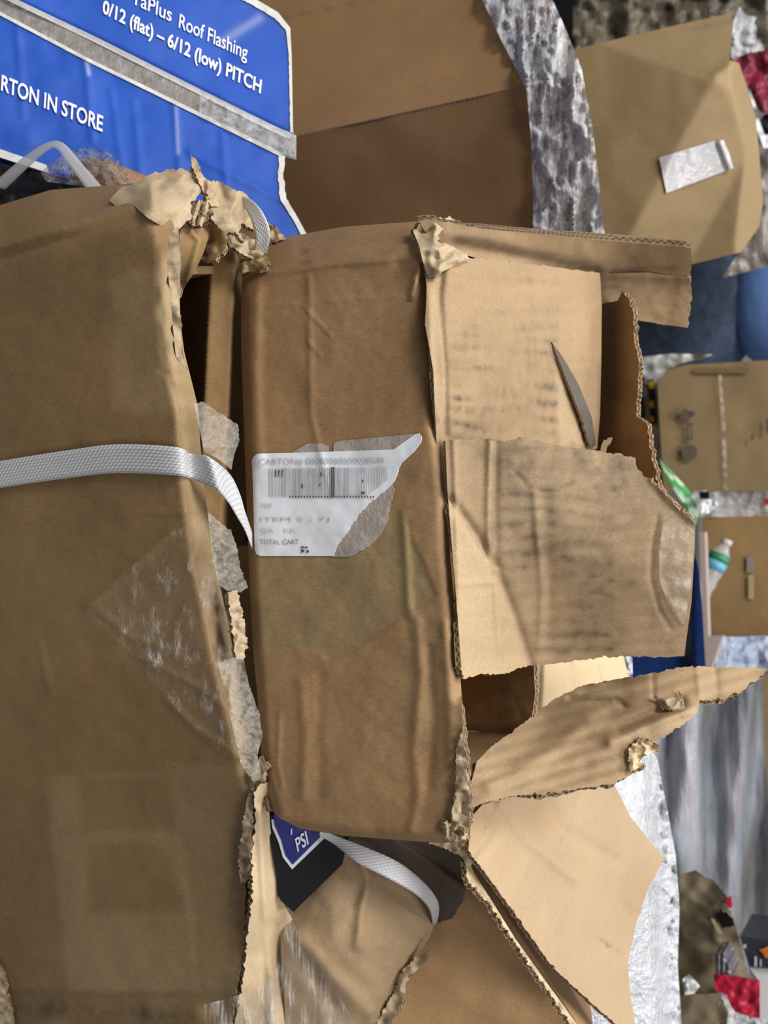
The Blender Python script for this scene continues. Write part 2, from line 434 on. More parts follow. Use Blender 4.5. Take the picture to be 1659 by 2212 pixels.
# ================================================================== FOREGROUND: bottom carton
BFn = (.21, -.977, 0); BFp = (-.179, .544, 1.0)
bf = plane(BFp, BFn)
rim = [(300, 395), (372, 478), (386, 520), (383, 600), (388, 680), (398, 760), (412, 815), (428, 880), (433, 960), (442, 1060), (452, 1130), (462, 1200), (476, 1270), (492, 1340), (506, 1420), (522, 1490), (545, 1570), (560, 1640), (572, 1680)]
low = [(574, 1684), (560, 1702), (545, 1706, 3), (540, 1760, 3), (527, 1830, 3), (530, 1900, 3), (528, 2000, 3), (518, 2100, 3), (503, 2180, 3), (498, 2290)]
def under_disp(x, y):
    rr = rim
    t = segdist(x, y, rr)
    s = -.038 * np.clip(1 - t / 50, 0, 1) ** 1.2 * ss(470, 560, y) - .02 * np.clip(1 - t / 48, 0, 1) ** 1.6 * ss(560, 470, y)
    band = segdist(x, y, [(-900, 640), (-80, 458), (0, 443), (110, 410), (270, 398)])
    s = s - .05 * np.clip(1 - band / 95, 0, 1) ** 1.5
    s = s + .0035 * lm(x, y, [(-80, 560), (0, 530), (160, 478), (287, 435)], 9) - .004 * lm(x, y, [(0, 556), (150, 512), (290, 470)], 10)
    ln = np.interp(x, [-900, -80, 0, 160, 287, 330], [760, 560, 530, 478, 436, 420]); s = s - .010 * ss(-3, 12, ln - y) * ss(335, 285, x) * (.6 + .4 * ss(-50, 250, x))
    ln2 = np.interp(x, [-900, -80, 0, 110, 270], [720, 500, 482, 446, 415]); s = s + .004 * np.exp(-((y - ln2) / 10) ** 2) * ss(300, 260, x)
    s = s + .0022 * fbm(x, y, 260, 3, 5) + .0005 * fbm(x, y, 40, 3, 9)
    for l, a, wd in (([(190, 1310), (290, 1225), (370, 1150)], .002, 8), ([(215, 1320), (290, 1380), (380, 1410)], .0015, 7), ([(85, 1390), (110, 1500)], .0012, 5),
                     ([(300, 1420), (420, 1480), (520, 1550)], .002, 7), ([(360, 1510), (430, 1580), (530, 1640)], .0025, 7), ([(350, 800), (410, 812)], -.003, 5),
                     ([(300, 1110), (452, 1105)], .0012, 4), ([(400, 1150), (470, 1160)], -.0015, 4), ([(370, 1650), (540, 1645)], -.0015, 4),
                     ([(100, 1850), (400, 1845)], .0006, 5), ([(130, 2000), (410, 1985)], .0006, 5), ([(340, 560), (360, 700), (385, 790)], .002, 9)):
        s = s + a * lm(x, y, l, wd)
    s = s + .012 * lm(x, y, [(0, 2260), (150, 2190), (420, 2200)], 30) - .006 * lm(x, y, [(0, 2160), (200, 2170), (300, 2190)], 16)
    return s
def under_marks(x, y):
    g = 1.0 * ss(50, 30, segdist(x, y, rim)) * ss(480, 620, y) * (.75 + .25 * fbm(x, y, 60, 3, 5)) + .28 * pm(x, y, [(95, 1675), (365, 1665), (420, 1990), (430, 2140), (150, 2140)], 10) * (1 - .85 * pm(x, y, [(170, 1680), (365, 1672), (385, 1795), (175, 1800)], 14)) * (1 - .85 * pm(x, y, [(190, 1820), (350, 1815), (400, 1970), (190, 1975)], 14))  # strip along the rim painted paler to stand for its lit top edge
    g = g + .25 * pm(x, y, [(240, 600), (360, 560), (392, 900), (240, 890)], 14) + .2 * pm(x, y, [(370, 1650), (560, 1650), (520, 2160), (420, 2150)], 10) + .12 * fbm(x, y, 220, 3, 31)
    r = .22 * pm(x, y, [(-50, 1900), (110, 1700), (170, 2290), (-50, 2290)], 90) + .12 * np.clip(fbm(x, y, 150, 4, 3), 0, 1) + .35 * lm(x, y, [(350, 800), (400, 808), (414, 820)], 4) + .3 * lm(x, y, [(400, 1106), (455, 1104)], 4)  # first mark paints the light falloff at the lower left as darkening
    r = r + .35 * pm(x, y, [(505, 1790), (530, 1790), (530, 2100), (500, 2180), (495, 2290), (470, 2290)], 8)
    r = r + .55 * lm(x, y, [(-20, 2200), (60, 2178), (200, 2188), (420, 2196)], 16) + .3 * lm(x, y, [(0, 2140), (300, 2150), (500, 2146)], 6)  # shade of the bottom folds painted as dark bands
    b = .7 * np.exp(-(segdist(x, y, rim) / 70) ** 2) * ss(820, 880, y) * ss(1700, 1600, y) + .4 * pm(x, y, [(180, 400), (290, 390), (380, 560), (200, 620)], 50)
    return r, g, b
under = thing('cardboard_carton', 'large brown carton at left, crossed by a white strap, with a crushed torn corner', 'carton', (0.05, .8, .14))
front_out = [(-893, 642), (-80, 455), (0, 443), (110, 410), (270, 398)] + rim[0:] + low[:-1] + [(500, 2250), (496, 2420), (-893, 1990)]
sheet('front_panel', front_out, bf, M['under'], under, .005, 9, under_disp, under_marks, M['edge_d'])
# hidden walls of the carton, behind the front panel
ux = np.array([.977, .21]); un = np.array([-.21, .977]); c0 = np.array([-.205, .5385])
def wallbox(name, a0, a1, b0, b1, z0, z1, mat, parent):
    pts = []
    for z in (z0, z1):
        for (a, b) in ((a0, b0), (a1, b0), (a1, b1), (a0, b1)):
            q = c0 + ux * a + un * b; pts.append((q[0], q[1], z))
    return link(name, np.array(pts), [(3, 2, 1, 0), (4, 5, 6, 7), (0, 1, 5, 4), (1, 2, 6, 5), (2, 3, 7, 6), (3, 0, 4, 7)], [mat], None, parent, smooth=False)
wallbox('side_panel', .03, .036, .05, .50, .14, .985, M['under'], under)
wallbox('side_panel', .775, .781, .012, .50, .14, .93, M['under'], under)
wallbox('back_panel', .03, .781, .50, .506, .14, .95, M['under'], under)
wallbox('bottom_panel', .03, .781, .01, .50, .14, .146, M['under'], under)

# crushed corner of the bottom carton
def crm(a, s1, seed): return lambda x, y: a * crumple(x, y, s1 * 1.5, seed) + a * .55 * np.sin((x * math.cos(seed) + y * math.sin(seed)) * 4.2 / s1 + 2 * vnoise(x / s1, y / s1, seed))
sheet('crushed_corner', [(236, 432), (262, 404), (285, 398), (325, 376, 4), (365, 366, 4), (395, 364, 5), (432, 370, 5), (452, 400, 4), (430, 420, 5), (412, 436, 5), (415, 470, 4), (400, 482), (382, 500), (384, 560), (372, 520), (352, 490), (318, 470), (285, 440), (250, 446)], tps([(160, 440, .78), (285, 440, .735), (330, 380, .77), (430, 370, .78), (384, 560, .735), (410, 470, .75), (350, 440, .725)]), M['torn'], under, .004, 5, crm(.006, 60, 3), lambda x, y: (.45 * np.clip(crumple(x, y, 40, 8) - .2, 0, 1), .6 * np.clip(fbm(x, y, 30, 3, 2), 0, 1), None), M['edge_d'])
sheet('torn_strip', [(368, 500), (384, 492), (390, 560), (388, 650), (392, 760), (404, 800), (380, 770), (372, 690), (366, 620), (360, 560)], lambda x, y: bf(x, y) + .006, M['torn'], under, .003, 5, lambda x, y: .012 + .003 * crumple(x, y, 45, 4) - .0002 * (x - 370))
sheet('torn_spike', [(413, 334, 2), (424, 345, 3), (434, 372, 3), (447, 396, 3), (466, 420, 2), (474, 446, 2), (456, 446, 2), (440, 414, 3), (426, 386, 3), (415, 362, 2)], tps([(413, 334, .78), (440, 400, .76), (465, 440, .765)] + [(470, 400, .77)]), M['torn'], under, .003, 4, crm(.002, 30, 6))
sheet('corner_flap', [(392, 476), (410, 484), (440, 474, 2), (454, 462), (454, 500), (440, 545), (422, 585), (402, 615), (390, 640), (384, 560)], tps([(392, 480, .755), (454, 462, .775), (420, 590, .77), (388, 640, .79), (430, 510, .76)]), M['inner'], under, .004, 5, lambda x, y: .004 * lm(x, y, [(415, 500), (432, 520), (405, 610)], 9), lambda x, y: (None, .8 * pm(x, y, [(420, 490), (440, 520), (404, 610), (396, 600)], 10), None))
def fold(seed): return lambda x, y: .0045 * np.sin((x * .35 + y * .12)) + .003 * crumple(x, y, 25, seed)
sheet('crumpled_liner', [(396, 452, 3), (420, 436, 3), (450, 428, 3), (456, 452, 3), (446, 478, 3), (424, 488, 3), (404, 482, 3), (396, 470, 2)], tps([(396, 452, .75), (450, 428, .765), (446, 478, .755), (404, 482, .75)]), M['torn'], under, .003, 3, fold(4), lambda x, y: (1.1 * np.clip(-crumple(x, y, 16, 4), 0, 1), None, None), M['edge_d'])
sheet('torn_liner', [(430, 395, 4), (462, 388, 4), (490, 402, 3), (530, 418, 2), (552, 446), (556, 478), (548, 498, 3), (522, 482, 3), (516, 500, 3), (528, 524, 3), (506, 500, 3), (488, 506, 3), (470, 490, 3), (455, 470, 3), (458, 440, 3)], tps([(430, 395, .765), (500, 410, .775), (550, 470, .79), (455, 480, .755), (490, 500, .755)]), M['torn'], under, .003, 4, crm(.005, 45, 12), lambda x, y: (.5 * np.clip(crumple(x, y, 35, 18), 0, 1), None, None), M['edge_d'])
sheet('hanging_scrap', [(452, 480), (470, 486, 3), (492, 505, 3), (484, 540, 3), (468, 558, 3), (452, 566, 3), (430, 560), (440, 545), (452, 515)], tps([(452, 480, .765), (490, 505, .76), (455, 566, .765), (432, 560, .78)]), M['inner'], under, .003, 4, crm(.003, 30, 22))
sheet('torn_liner', [(488, 508, 3), (520, 502, 3), (560, 526, 3), (572, 546, 3), (560, 560, 3), (536, 556, 3), (510, 540, 3), (494, 530, 3)], tps([(488, 508, .775), (572, 546, .785), (510, 540, .77), (540, 520, .785)]), M['torn'], under, .003, 4, crm(.004, 24, 32), lambda x, y: (.9 * np.clip(-crumple(x, y, 20, 6), 0, 1), None, None), M['edge_d'])
sheet('torn_liner', [(578, 480, 3), (598, 500, 3), (620, 514, 3), (590, 524), (566, 530), (570, 505, 2)], tps([(578, 480, .80), (620, 514, .80), (566, 530, .80)]), M['torn'], under, .003, 4, crm(.004, 24, 35), lambda x, y: (.4 + 0 * x, None, None), M['edge_d'])
sheet('hanging_scrap', [(440, 425), (470, 415), (520, 430), (556, 470), (574, 535), (566, 556), (520, 540), (470, 556), (448, 560), (436, 500)], tps([(440, 425, .80), (520, 430, .805), (570, 540, .80), (448, 560, .79), (500, 500, .815)]), M['inner'], under, .004, 6, lambda x, y: .003 * fbm(x, y, 50, 3, 8), None, M['edge_d'])
# torn edge lower down
sheet('torn_edge_liner', [(492, 1278, 3), (512, 1276, 3), (520, 1310, 5), (530, 1350, 5), (534, 1395, 5), (526, 1424, 3), (510, 1424, 3), (504, 1380, 3), (498, 1330, 3)], tps([(492, 1278, .775), (530, 1350, .775), (520, 1424, .775), (500, 1340, .765)]), M['torn'], under, .003, 4, crm(.004, 26, 41), lambda x, y: (.6 * np.clip(-crumple(x, y, 20, 3), 0, 1), .5 + 0 * x, None), M['edge_d'])
sheet('torn_edge_liner', [(-30, 2060), (2, 2092, 3), (10, 2120, 3), (16, 2160, 3), (27, 2212, 3), (34, 2290), (-30, 2290)], bf, M['torn'], under, .003, 4, lambda x, y: .012 + .003 * crumple(x, y, 30, 6), lambda x, y: (.9 * np.clip(crumple(x, y, 18, 4), 0, 1), .5 + 0 * x, None), M['edge_d'])
# top flap seen along its length at the lower right of the bottom carton
def wdisp(x, y):
    return .005 * lm(x, y, [(560, 1750), (572, 1960), (590, 2250)], 9) - .006 * lm(x, y, [(590, 2000), (615, 2120), (640, 2290)], 14) + .005 * lm(x, y, [(615, 1950), (650, 2060), (690, 2260)], 11) - .003 * lm(x, y, [(575, 2000), (575, 2100), (566, 2260)], 10) + .001 * fbm(x, y, 40, 3, 4)
top_w = tps([(552, 1700, .77), (548, 1850, .795), (527, 2050, .82), (500, 2290, .868), (585, 1800, .80), (620, 2000, .845), (690, 2200, .885), (780, 2290, .90), (560, 1950, .80), (640, 2180, .87)])
sheet('top_flap', [(548, 1712, 3), (562, 1694, 2), (578, 1690), (584, 1790), (596, 1880), (612, 1950), (634, 1990), (700, 2080), (760, 2200), (800, 2290), (492, 2290, 3), (512, 2190, 4), (526, 2110, 4), (536, 2010, 4), (546, 1930, 4), (544, 1850, 4), (552, 1770, 3)], top_w, M['cream'], under, .005, 6, wdisp, lambda x, y: (.15 * np.clip(fbm(x, y, 60, 3, 2), 0, 1), .5 * ss(640, 560, x), .4 * ss(1950, 2100, y)), M['edge_d'])
sheet('torn_ply', [(536, 1716, 3), (552, 1706, 2), (545, 1760, 3), (540, 1850, 3), (536, 1900, 3), (520, 1910, 4), (514, 1850, 4), (524, 1790, 4), (530, 1740, 3)], lambda x, y: bf(x, y), M['torn'], under, .003, 4, lambda x, y: .006 + .003 * crumple(x, y, 30, 3), lambda x, y: (.45 * ss(1770, 1800, y) + .3, None, None), M['edge_d'])
sheet('torn_ply', [(560, 1636, 3), (578, 1650, 3), (574, 1690, 3), (556, 1688, 3), (552, 1660)], lambda x, y: bf(x, y) + .0, M['torn'], under, .004, 4, lambda x, y: .004 + .003 * crumple(x, y, 20, 5), None, M['edge_d'])
# bulging second flap with the strap across it
def vdisp(x, y):
    return .007 * lm(x, y, [(770, 1830), (800, 1900), (785, 1960), (775, 2040)], 14) - .003 * lm(x, y, [(805, 1830), (806, 1920), (790, 1990)], 8) + .006 * lm(x, y, [(640, 2020), (720, 2110), (800, 2190)], 18) - .005 * lm(x, y, [(650, 2080), (740, 2200)], 18) + .002 * fbm(x, y, 60, 3, 17) - .004 * lm(x, y, [(930, 2030), (860, 2100), (815, 2200)], 10)
vdep = tps([(600, 1850, .86), (640, 2000, .838), (700, 1860, .835), (850, 1830, .86), (945, 1950, .885), (900, 2060, .88), (830, 2212, .90), (600, 2250, .885), (740, 2050, .825)])
sheet('bulged_flap', [(590, 1790), (700, 1830), (760, 1795), (830, 1815), (900, 1870), (936, 1930), (944, 1985), (926, 2030, 3), (900, 2060, 3), (882, 2085, 5), (878, 2110, 5), (852, 2140, 5), (852, 2175, 5), (828, 2200, 5), (800, 2250), (780, 2290), (620, 2290), (610, 2080), (600, 1950)], vdep, M['flap'], under, .005, 7, vdisp, lambda x, y: (.35 * lm(x, y, [(925, 2035), (865, 2105), (815, 2212)], 26) + .12 * np.clip(fbm(x, y, 70, 3, 7), 0, 1), .6 * ss(2080, 2000, y) * 0 + .3 * pm(x, y, [(640, 2020), (760, 2100), (830, 2230), (640, 2290)], 30), None), M['edge_d'])
sheet('torn_liner', [(905, 2062, 4), (932, 2048, 3), (918, 2080, 4), (880, 2110, 5), (876, 2140, 4), (858, 2190, 5), (836, 2212, 4), (812, 2216, 3), (842, 2160, 4), (872, 2092, 4)], tps([(905, 2062, .875), (880, 2110, .872), (836, 2212, .89), (842, 2160, .885), (918, 2080, .872)]), M['torn'], under, .003, 4, crm(.004, 30, 51), lambda x, y: (.35 * np.clip(crumple(x, y, 20, 3), 0, 1), None, None), M['edge_d'])

# ================================================================== FOREGROUND: torn carton (centre)
Y0 = .6235
mf = plane((0, Y0, 1.1), (0, -1, 0))
main = thing('torn_carton', 'torn-open brown carton in the centre with a half-peeled white barcode label', 'carton', (0.01, .77, 1.02))
fold_r = [(915, 500), (918, 560), (924, 620), (922, 700), (938, 800), (940, 900), (955, 960), (968, 1080), (972, 1200), (984, 1330), (994, 1450), (997, 1500)]
m_out = [(524, 600), (513, 572), (548, 542), (620, 512), (740, 490), (905, 478)] + fold_r + [(1000, 1560, 3), (1010, 1650, 3), (1014, 1740, 3), (1008, 1806), (985, 1815), (958, 1822), (880, 1816), (740, 1805), (650, 1790), (605, 1768), (580, 1745), (567, 1680), (563, 1600), (556, 1500), (548, 1420), (540, 1280), (533, 1100), (526, 900), (521, 760), (521, 660)]
def main_disp(x, y):
    s = -.035 * np.clip(1 - segdist(x, y, [(513, 572), (548, 542), (620, 512), (740, 490), (905, 478)]) / 75, 0, 1) ** 1.5
    s = s + .0025 * lm(x, y, [(560, 592), (700, 572), (900, 556)], 8)
    ed = segdist(x, y, [(521, 620), (521, 760), (526, 900), (533, 1100), (540, 1280), (556, 1500), (567, 1680), (590, 1755)])
    s = s - .012 * np.clip(1 - ed / 22, 0, 1) ** 2 + .0022 * lm(x, y, [(555, 600), (552, 800), (560, 1000)], 12)
    s = s - .010 * np.clip(1 - segdist(x, y, fold_r) / 30, 0, 1) ** 2
    s = s - .012 * np.clip(1 - segdist(x, y, [(605, 1790), (740, 1812), (958, 1826)]) / 30, 0, 1) ** 2
    s = s + .002 * fbm(x, y, 230, 3, 15) + .0006 * fbm(x, y, 45, 3, 19)
    for l, a, wd in (([(650, 1470), (660, 1600), (655, 1720)], .0014, 12), ([(690, 1460), (690, 1720)], -.0009, 12), ([(900, 1340), (910, 1450), (895, 1620), (905, 1720), (890, 1790)], .0018, 12), ([(925, 1400), (935, 1550), (925, 1700)], -.0016, 12), ([(960, 1350), (970, 1480), (975, 1640)], .0018, 12),
                     ([(872, 1110), (880, 1250), (885, 1330)], .002, 9), ([(668, 600), (672, 900), (700, 1010)], .0012, 7), ([(655, 660), (715, 725)], .0012, 3), ([(665, 735), (692, 770)], .001, 3), ([(890, 640), (910, 560), (925, 540)], .004, 6), ([(700, 650), (860, 640)], .0006, 5), ([(560, 660), (640, 655)], .0006, 5), ([(615, 660), (660, 650)], .0005, 6), ([(605, 1540), (600, 1650), (610, 1700)], .0012, 4), ([(860, 560), (890, 540)], -.003, 14)):
        s = s + a * lm(x, y, l, wd)
    s = s - .001 * pm(x, y, TORN_P, 3)
    return s
TORN_P = [(548, 1190), (860, 1100), (876, 1098), (884, 1130), (892, 1171), (915, 1215), (943, 1289), (920, 1305), (889, 1319), (884, 1337), (862, 1340), (830, 1362), (798, 1382), (760, 1408), (711, 1427), (693, 1409), (645, 1400), (600, 1412), (545, 1424), (538, 1300)]
def main_marks(x, y):
    wob = 5 * fbm(x, y, 25, 3, 44); t = pm(x, y + wob, TORN_P, 2.5)
    edge_l = np.clip(t * (1 - pm(x, y + wob, TORN_P, 14)) * 2, 0, 1)
    g = .85 * t + .3 * np.clip(fbm(x, y, 190, 3, 7), 0, 1) + .5 * lm(x, y, [(655, 660), (715, 725)], 3) + .5 * lm(x, y, [(665, 735), (692, 770)], 3) + .45 * lm(x, y, [(605, 1540), (600, 1650)], 3) + .5 * pm(x, y, [(910, 960), (960, 955), (972, 1100), (978, 1300), (960, 1300), (945, 1100)], 8) * 0
    r = .22 * np.clip(fbm(x, y, 120, 4, 71), 0, 1) * ss(640, 520, y) + .3 * pm(x, y, [(650, 560), (850, 540), (880, 590), (820, 620), (660, 625)], 26) * np.clip(.5 + fbm(x, y, 40, 3, 2), 0, 1) + .6 * pm(x, y, [(645, 535), (670, 533), (668, 552), (648, 552)], 4) + .6 * pm(x, y, [(640, 562), (672, 560), (672, 572), (645, 574)], 4) + .5 * lm(x, y, [(870, 500), (890, 530)], 9)
    r = r + .5 * pm(x, y, [(950, 1770), (1000, 1640), (1012, 1800), (960, 1820)], 10) + .2 * pm(x, y, [(900, 480), (930, 480), (925, 560), (900, 560)], 10)
    return r, g, .25 + .45 * pm(x, y, [(850, 800), (935, 790), (940, 950), (860, 950)], 20)
sheet('front_panel', m_out, mf, M['main'], main, .004, 6, main_disp, main_marks, M['edge_d'])
# other walls
def quadwall(name, pts, mat, parent, thick=.004, n=14, amp=.002, seed=1, inward=None):
    a, b, c, d = [np.array(p, float) for p in pts]; nrm = np.cross(b - a, d - a); nrm /= np.linalg.norm(nrm)
    V = []; F = []; U = []
    for k in (0, 1):
        for i in range(n + 1):
            for j in range(n + 1):
                u, v = i / n, j / n; p = (a * (1 - u) + b * u) * (1 - v) + (d * (1 - u) + c * u) * v
                wv = amp * float(fbm(np.array([u * 4.]), np.array([v * 4.]), 1., 3, seed)[0])
                V.append(p + nrm * (wv - k * thick)); U.append((u, v))
    q = (n + 1) ** 2; idx = lambda k, i, j: k * q + i * (n + 1) + j
    for i in range(n):
        for j in range(n):
            F.append((idx(0, i, j), idx(0, i + 1, j), idx(0, i + 1, j + 1), idx(0, i, j + 1))); F.append((idx(1, i, j), idx(1, i, j + 1), idx(1, i + 1, j + 1), idx(1, i + 1, j)))
    for i in range(n):
        F.append((idx(0, i, 0), idx(1, i, 0), idx(1, i + 1, 0), idx(0, i + 1, 0))); F.append((idx(0, i, n), idx(0, i + 1, n), idx(1, i + 1, n), idx(1, i, n)))
        F.append((idx(0, 0, i), idx(0, 0, i + 1), idx(1, 0, i + 1), idx(1, 0, i))); F.append((idx(0, n, i), idx(1, n, i), idx(1, n, i + 1), idx(0, n, i + 1)))
    return link(name, np.array(V), F, [mat], None, parent, np.array(U))
quadwall('bottom_panel', [(-.19, .632, 1.03), (.20, .632, 1.03), (.21, .905, 1.03), (-.20, .905, 1.03)], M['inner'], main)
quadwall('back_panel', [(-.20, .91, 1.03), (.215, .91, 1.03), (.215, .91, 1.172), (-.20, .91, 1.172)], M['inner'], main)
quadwall('side_panel', [(.213, .633, 1.03), (.218, .905, 1.03), (.218, .905, 1.172), (.215, .633, 1.172)], M['flap'], main)
quadwall('side_panel', [(-.195, .655, 1.03), (-.205, .905, 1.03), (-.205, .905, 1.172), (-.197, .66, 1.172)], M['flap'], main)

# top flap A (far to the camera, lit)
fa = tps([(918, 600, .7035), (940, 900, .699), (962, 600, .700), (962, 900, .700), (1130, 600, .81), (1130, 930, .81), (1300, 590, .92), (1292, 960, .92)])
def streaks(x, y, seed, lo, hi):
    ph = (y - .08 * (x - 1100)) / 33 + .35 * fbm(x, y, 130, 2, seed)
    band = np.clip(.5 + .5 * np.sin(6.283 * ph), 0, 1) ** 1.6; blot = np.clip(.45 + .75 * fbm(x, y * 1.5, 120, 3, seed + 9), 0, 1); gr = np.clip(.75 + .5 * vnoise(x / 45, y / 11, seed + 2), 0, 1.2)
    return band * blot * gr * ss(lo, lo + 30, x) * ss(hi, hi - 6, x)
def fa_marks(x, y):
    r = (1.7 * streaks(x, y, 3, 965, 1208) + .12 * ss(1210, 1204, x)) * ss(600, 800, y) + .16 * np.clip(fbm(x, y, 60, 4, 5), 0, 1) + .35 * lm(x, y, [(1190, 830), (1205, 960)], 3) * 0 + .6 * streaks(x, y, 8, 960, 1210) * ss(560, 620, y) + .14 * np.clip(.4 + fbm(x, y, 140, 3, 77), 0, 1)
    r = r + .4 * lm(x, y, [(1230, 800), (1260, 812), (1290, 795)], 9) * np.clip(.5 + fbm(x, y, 20, 3, 4), 0, 1) + .5 * lm(x, y, [(1237, 955), (1238, 962)], 5) + .6 * lm(x, y, [(1262, 965), (1275, 968)], 5) + .3 * lm(x, y, [(940, 930), (962, 912)], 4)
    for q in range(26):
        a = random.Random(q).uniform(975, 1280); b = random.Random(q + 99).uniform(600, 940); r = r + .35 * np.exp(-((x - a) ** 2 + (y - b) ** 2) / 9)
    g = .8 * pm(x, y, [(1195, 742), (1222, 800), (1250, 880), (1275, 960), (1212, 960), (1200, 860)], 4) + .4 * pm(x, y, [(920, 560), (960, 560), (960, 950), (935, 950)], 8)
    return r, g, .6 * pm(x, y, [(920, 705), (965, 705), (965, 920), (935, 930)], 10)
def fa_disp(x, y):
    s = .0003 * np.sin(y * .19 + .8 * vnoise(x / 90, y / 60, 4)) * ss(960, 1000, x) + .002 * fbm(x, y, 120, 3, 8) + .003 * lm(x, y, [(924, 620), (938, 800), (942, 900)], 10) - .004 * lm(x, y, [(958, 560), (948, 640), (960, 800), (962, 940)], 7)
    s = s + .006 * lm(x, y, [(1192, 740), (1230, 830), (1262, 900), (1285, 965)], 7) + .003 * lm(x, y, [(1020, 620), (1024, 940)], 5) * 0
    return s
sheet('top_flap', [(912, 545, 3), (935, 532, 3), (985, 545, 2), (1012, 560, 4), (1035, 558, 3), (1090, 563, 3), (1200, 577, 2), (1296, 590), (1300, 660), (1299, 780), (1296, 900), (1290, 968, 4), (1250, 985, 4), (1120, 980), (945, 985), (940, 900), (936, 800), (918, 700), (922, 620)], fa, M['flap'], main, .004, 6, fa_disp, fa_marks, M['edge'])
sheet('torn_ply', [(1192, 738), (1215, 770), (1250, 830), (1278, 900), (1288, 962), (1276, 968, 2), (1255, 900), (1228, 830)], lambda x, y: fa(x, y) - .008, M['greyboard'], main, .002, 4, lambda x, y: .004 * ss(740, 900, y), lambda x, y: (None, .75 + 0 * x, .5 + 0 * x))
bpy.data.objects['torn_ply'].data.materials  # (kept with the flap it peels from)
# left end flap, standing
fe = tps([(905, 478, .706), (985, 485, .725), (1492, 533, .885), (1495, 600, .93), (1300, 592, .935), (1100, 555, .80), (985, 520, .735)])
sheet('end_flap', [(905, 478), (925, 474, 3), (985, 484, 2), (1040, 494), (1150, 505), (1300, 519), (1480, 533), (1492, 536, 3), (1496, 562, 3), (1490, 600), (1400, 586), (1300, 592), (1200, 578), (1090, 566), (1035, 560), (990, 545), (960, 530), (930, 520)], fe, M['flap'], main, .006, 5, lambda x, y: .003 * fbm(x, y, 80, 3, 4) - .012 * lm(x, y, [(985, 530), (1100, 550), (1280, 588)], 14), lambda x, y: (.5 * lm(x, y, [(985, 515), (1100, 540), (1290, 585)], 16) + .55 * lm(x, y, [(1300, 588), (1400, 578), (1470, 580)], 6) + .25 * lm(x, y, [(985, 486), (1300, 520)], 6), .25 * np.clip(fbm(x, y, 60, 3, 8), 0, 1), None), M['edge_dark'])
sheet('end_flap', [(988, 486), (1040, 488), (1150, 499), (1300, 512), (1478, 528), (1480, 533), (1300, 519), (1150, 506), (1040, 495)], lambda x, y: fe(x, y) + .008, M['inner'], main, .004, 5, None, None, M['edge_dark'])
# back flap piece, pale, and the dark overhanging back flap
sheet('back_flap', [(1296, 592), (1400, 588), (1490, 600, 2), (1494, 640, 3), (1486, 708), (1440, 702, 2), (1378, 692), (1374, 664, 2), (1358, 640, 3), (1344, 628, 2), (1338, 652), (1298, 658)], tps([(1296, 592, .94), (1490, 600, .93), (1486, 708, .965), (1378, 692, .965), (1300, 658, .955)]), M['flap'], main, .005, 5, lambda x, y: .002 * fbm(x, y, 60, 3, 3) + .004 * lm(x, y, [(1300, 592), (1490, 600)], 9), lambda x, y: (.35 * lm(x, y, [(1300, 595), (1480, 606)], 14) + .5 * lm(x, y, [(1300, 622), (1338, 618)], 9) + .5 * lm(x, y, [(1443, 690), (1470, 697)], 3) + .35 * lm(x, y, [(1420, 652), (1432, 650)], 3), None, None), M['edge'])
sheet('back_flap', [(1285, 640), (1298, 656), (1334, 650), (1344, 630, 3), (1358, 644, 3), (1369, 680, 3), (1370, 740, 3), (1380, 780, 3), (1378, 840, 3), (1374, 900, 3), (1384, 905, 4), (1398, 915, 4), (1402, 950, 4), (1412, 1000, 4), (1422, 1040, 4), (1430, 1080), (1300, 1080), (1285, 980)], tps([(1285, 640, .975), (1285, 1080, .965), (1370, 680, .90), (1378, 900, .89), (1422, 1040, .865), (1340, 860, .93)]), M['inner'], main, .004, 6, lambda x, y: .0015 * fbm(x, y, 60, 3, 3), lambda x, y: (.35 * np.clip(fbm(x, y, 50, 4, 5) + .2, 0, 1), None, None), M['edge'])
sheet('torn_scrap', [(1295, 975, 3), (1305, 950, 3), (1322, 945, 3), (1310, 962, 3), (1304, 985, 3)], tps([(1295, 975, .89), (1322, 945, .89), (1304, 985, .885)]), M['torn'], main, .002, 4)
# crushed top-left corner
sheet('crushed_corner', [(893, 500, 3), (908, 482, 3), (940, 472, 4), (975, 470, 4), (988, 482, 3), (975, 490, 3), (952, 500, 4), (945, 522, 3), (968, 528, 3), (1000, 545, 3), (1018, 558, 3), (985, 572), (950, 590), (925, 600), (912, 560), (905, 530)], tps([(893, 500, .712), (940, 472, .72), (988, 482, .728), (945, 515, .706), (1018, 558, .72), (925, 600, .697), (950, 560, .697)]), M['torn'], main, .003, 4, crm(.0045, 34, 61), lambda x, y: (.45 * np.clip(crumple(x, y, 24, 6) - .1, 0, 1), .2 + 0 * x, None), M['edge_d'])
sheet('crushed_corner', [(512, 572, 3), (525, 558, 3), (552, 545, 2), (578, 560, 3), (576, 584, 3), (560, 590, 3), (538, 586, 3), (522, 592, 3)], lambda x, y: mf(x, y) + .012, M['main'], main, .003, 4, lambda x, y: .012 + .004 * crumple(x, y, 30, 5), lambda x, y: (None, .8 + 0 * x, None), M['edge_d'])
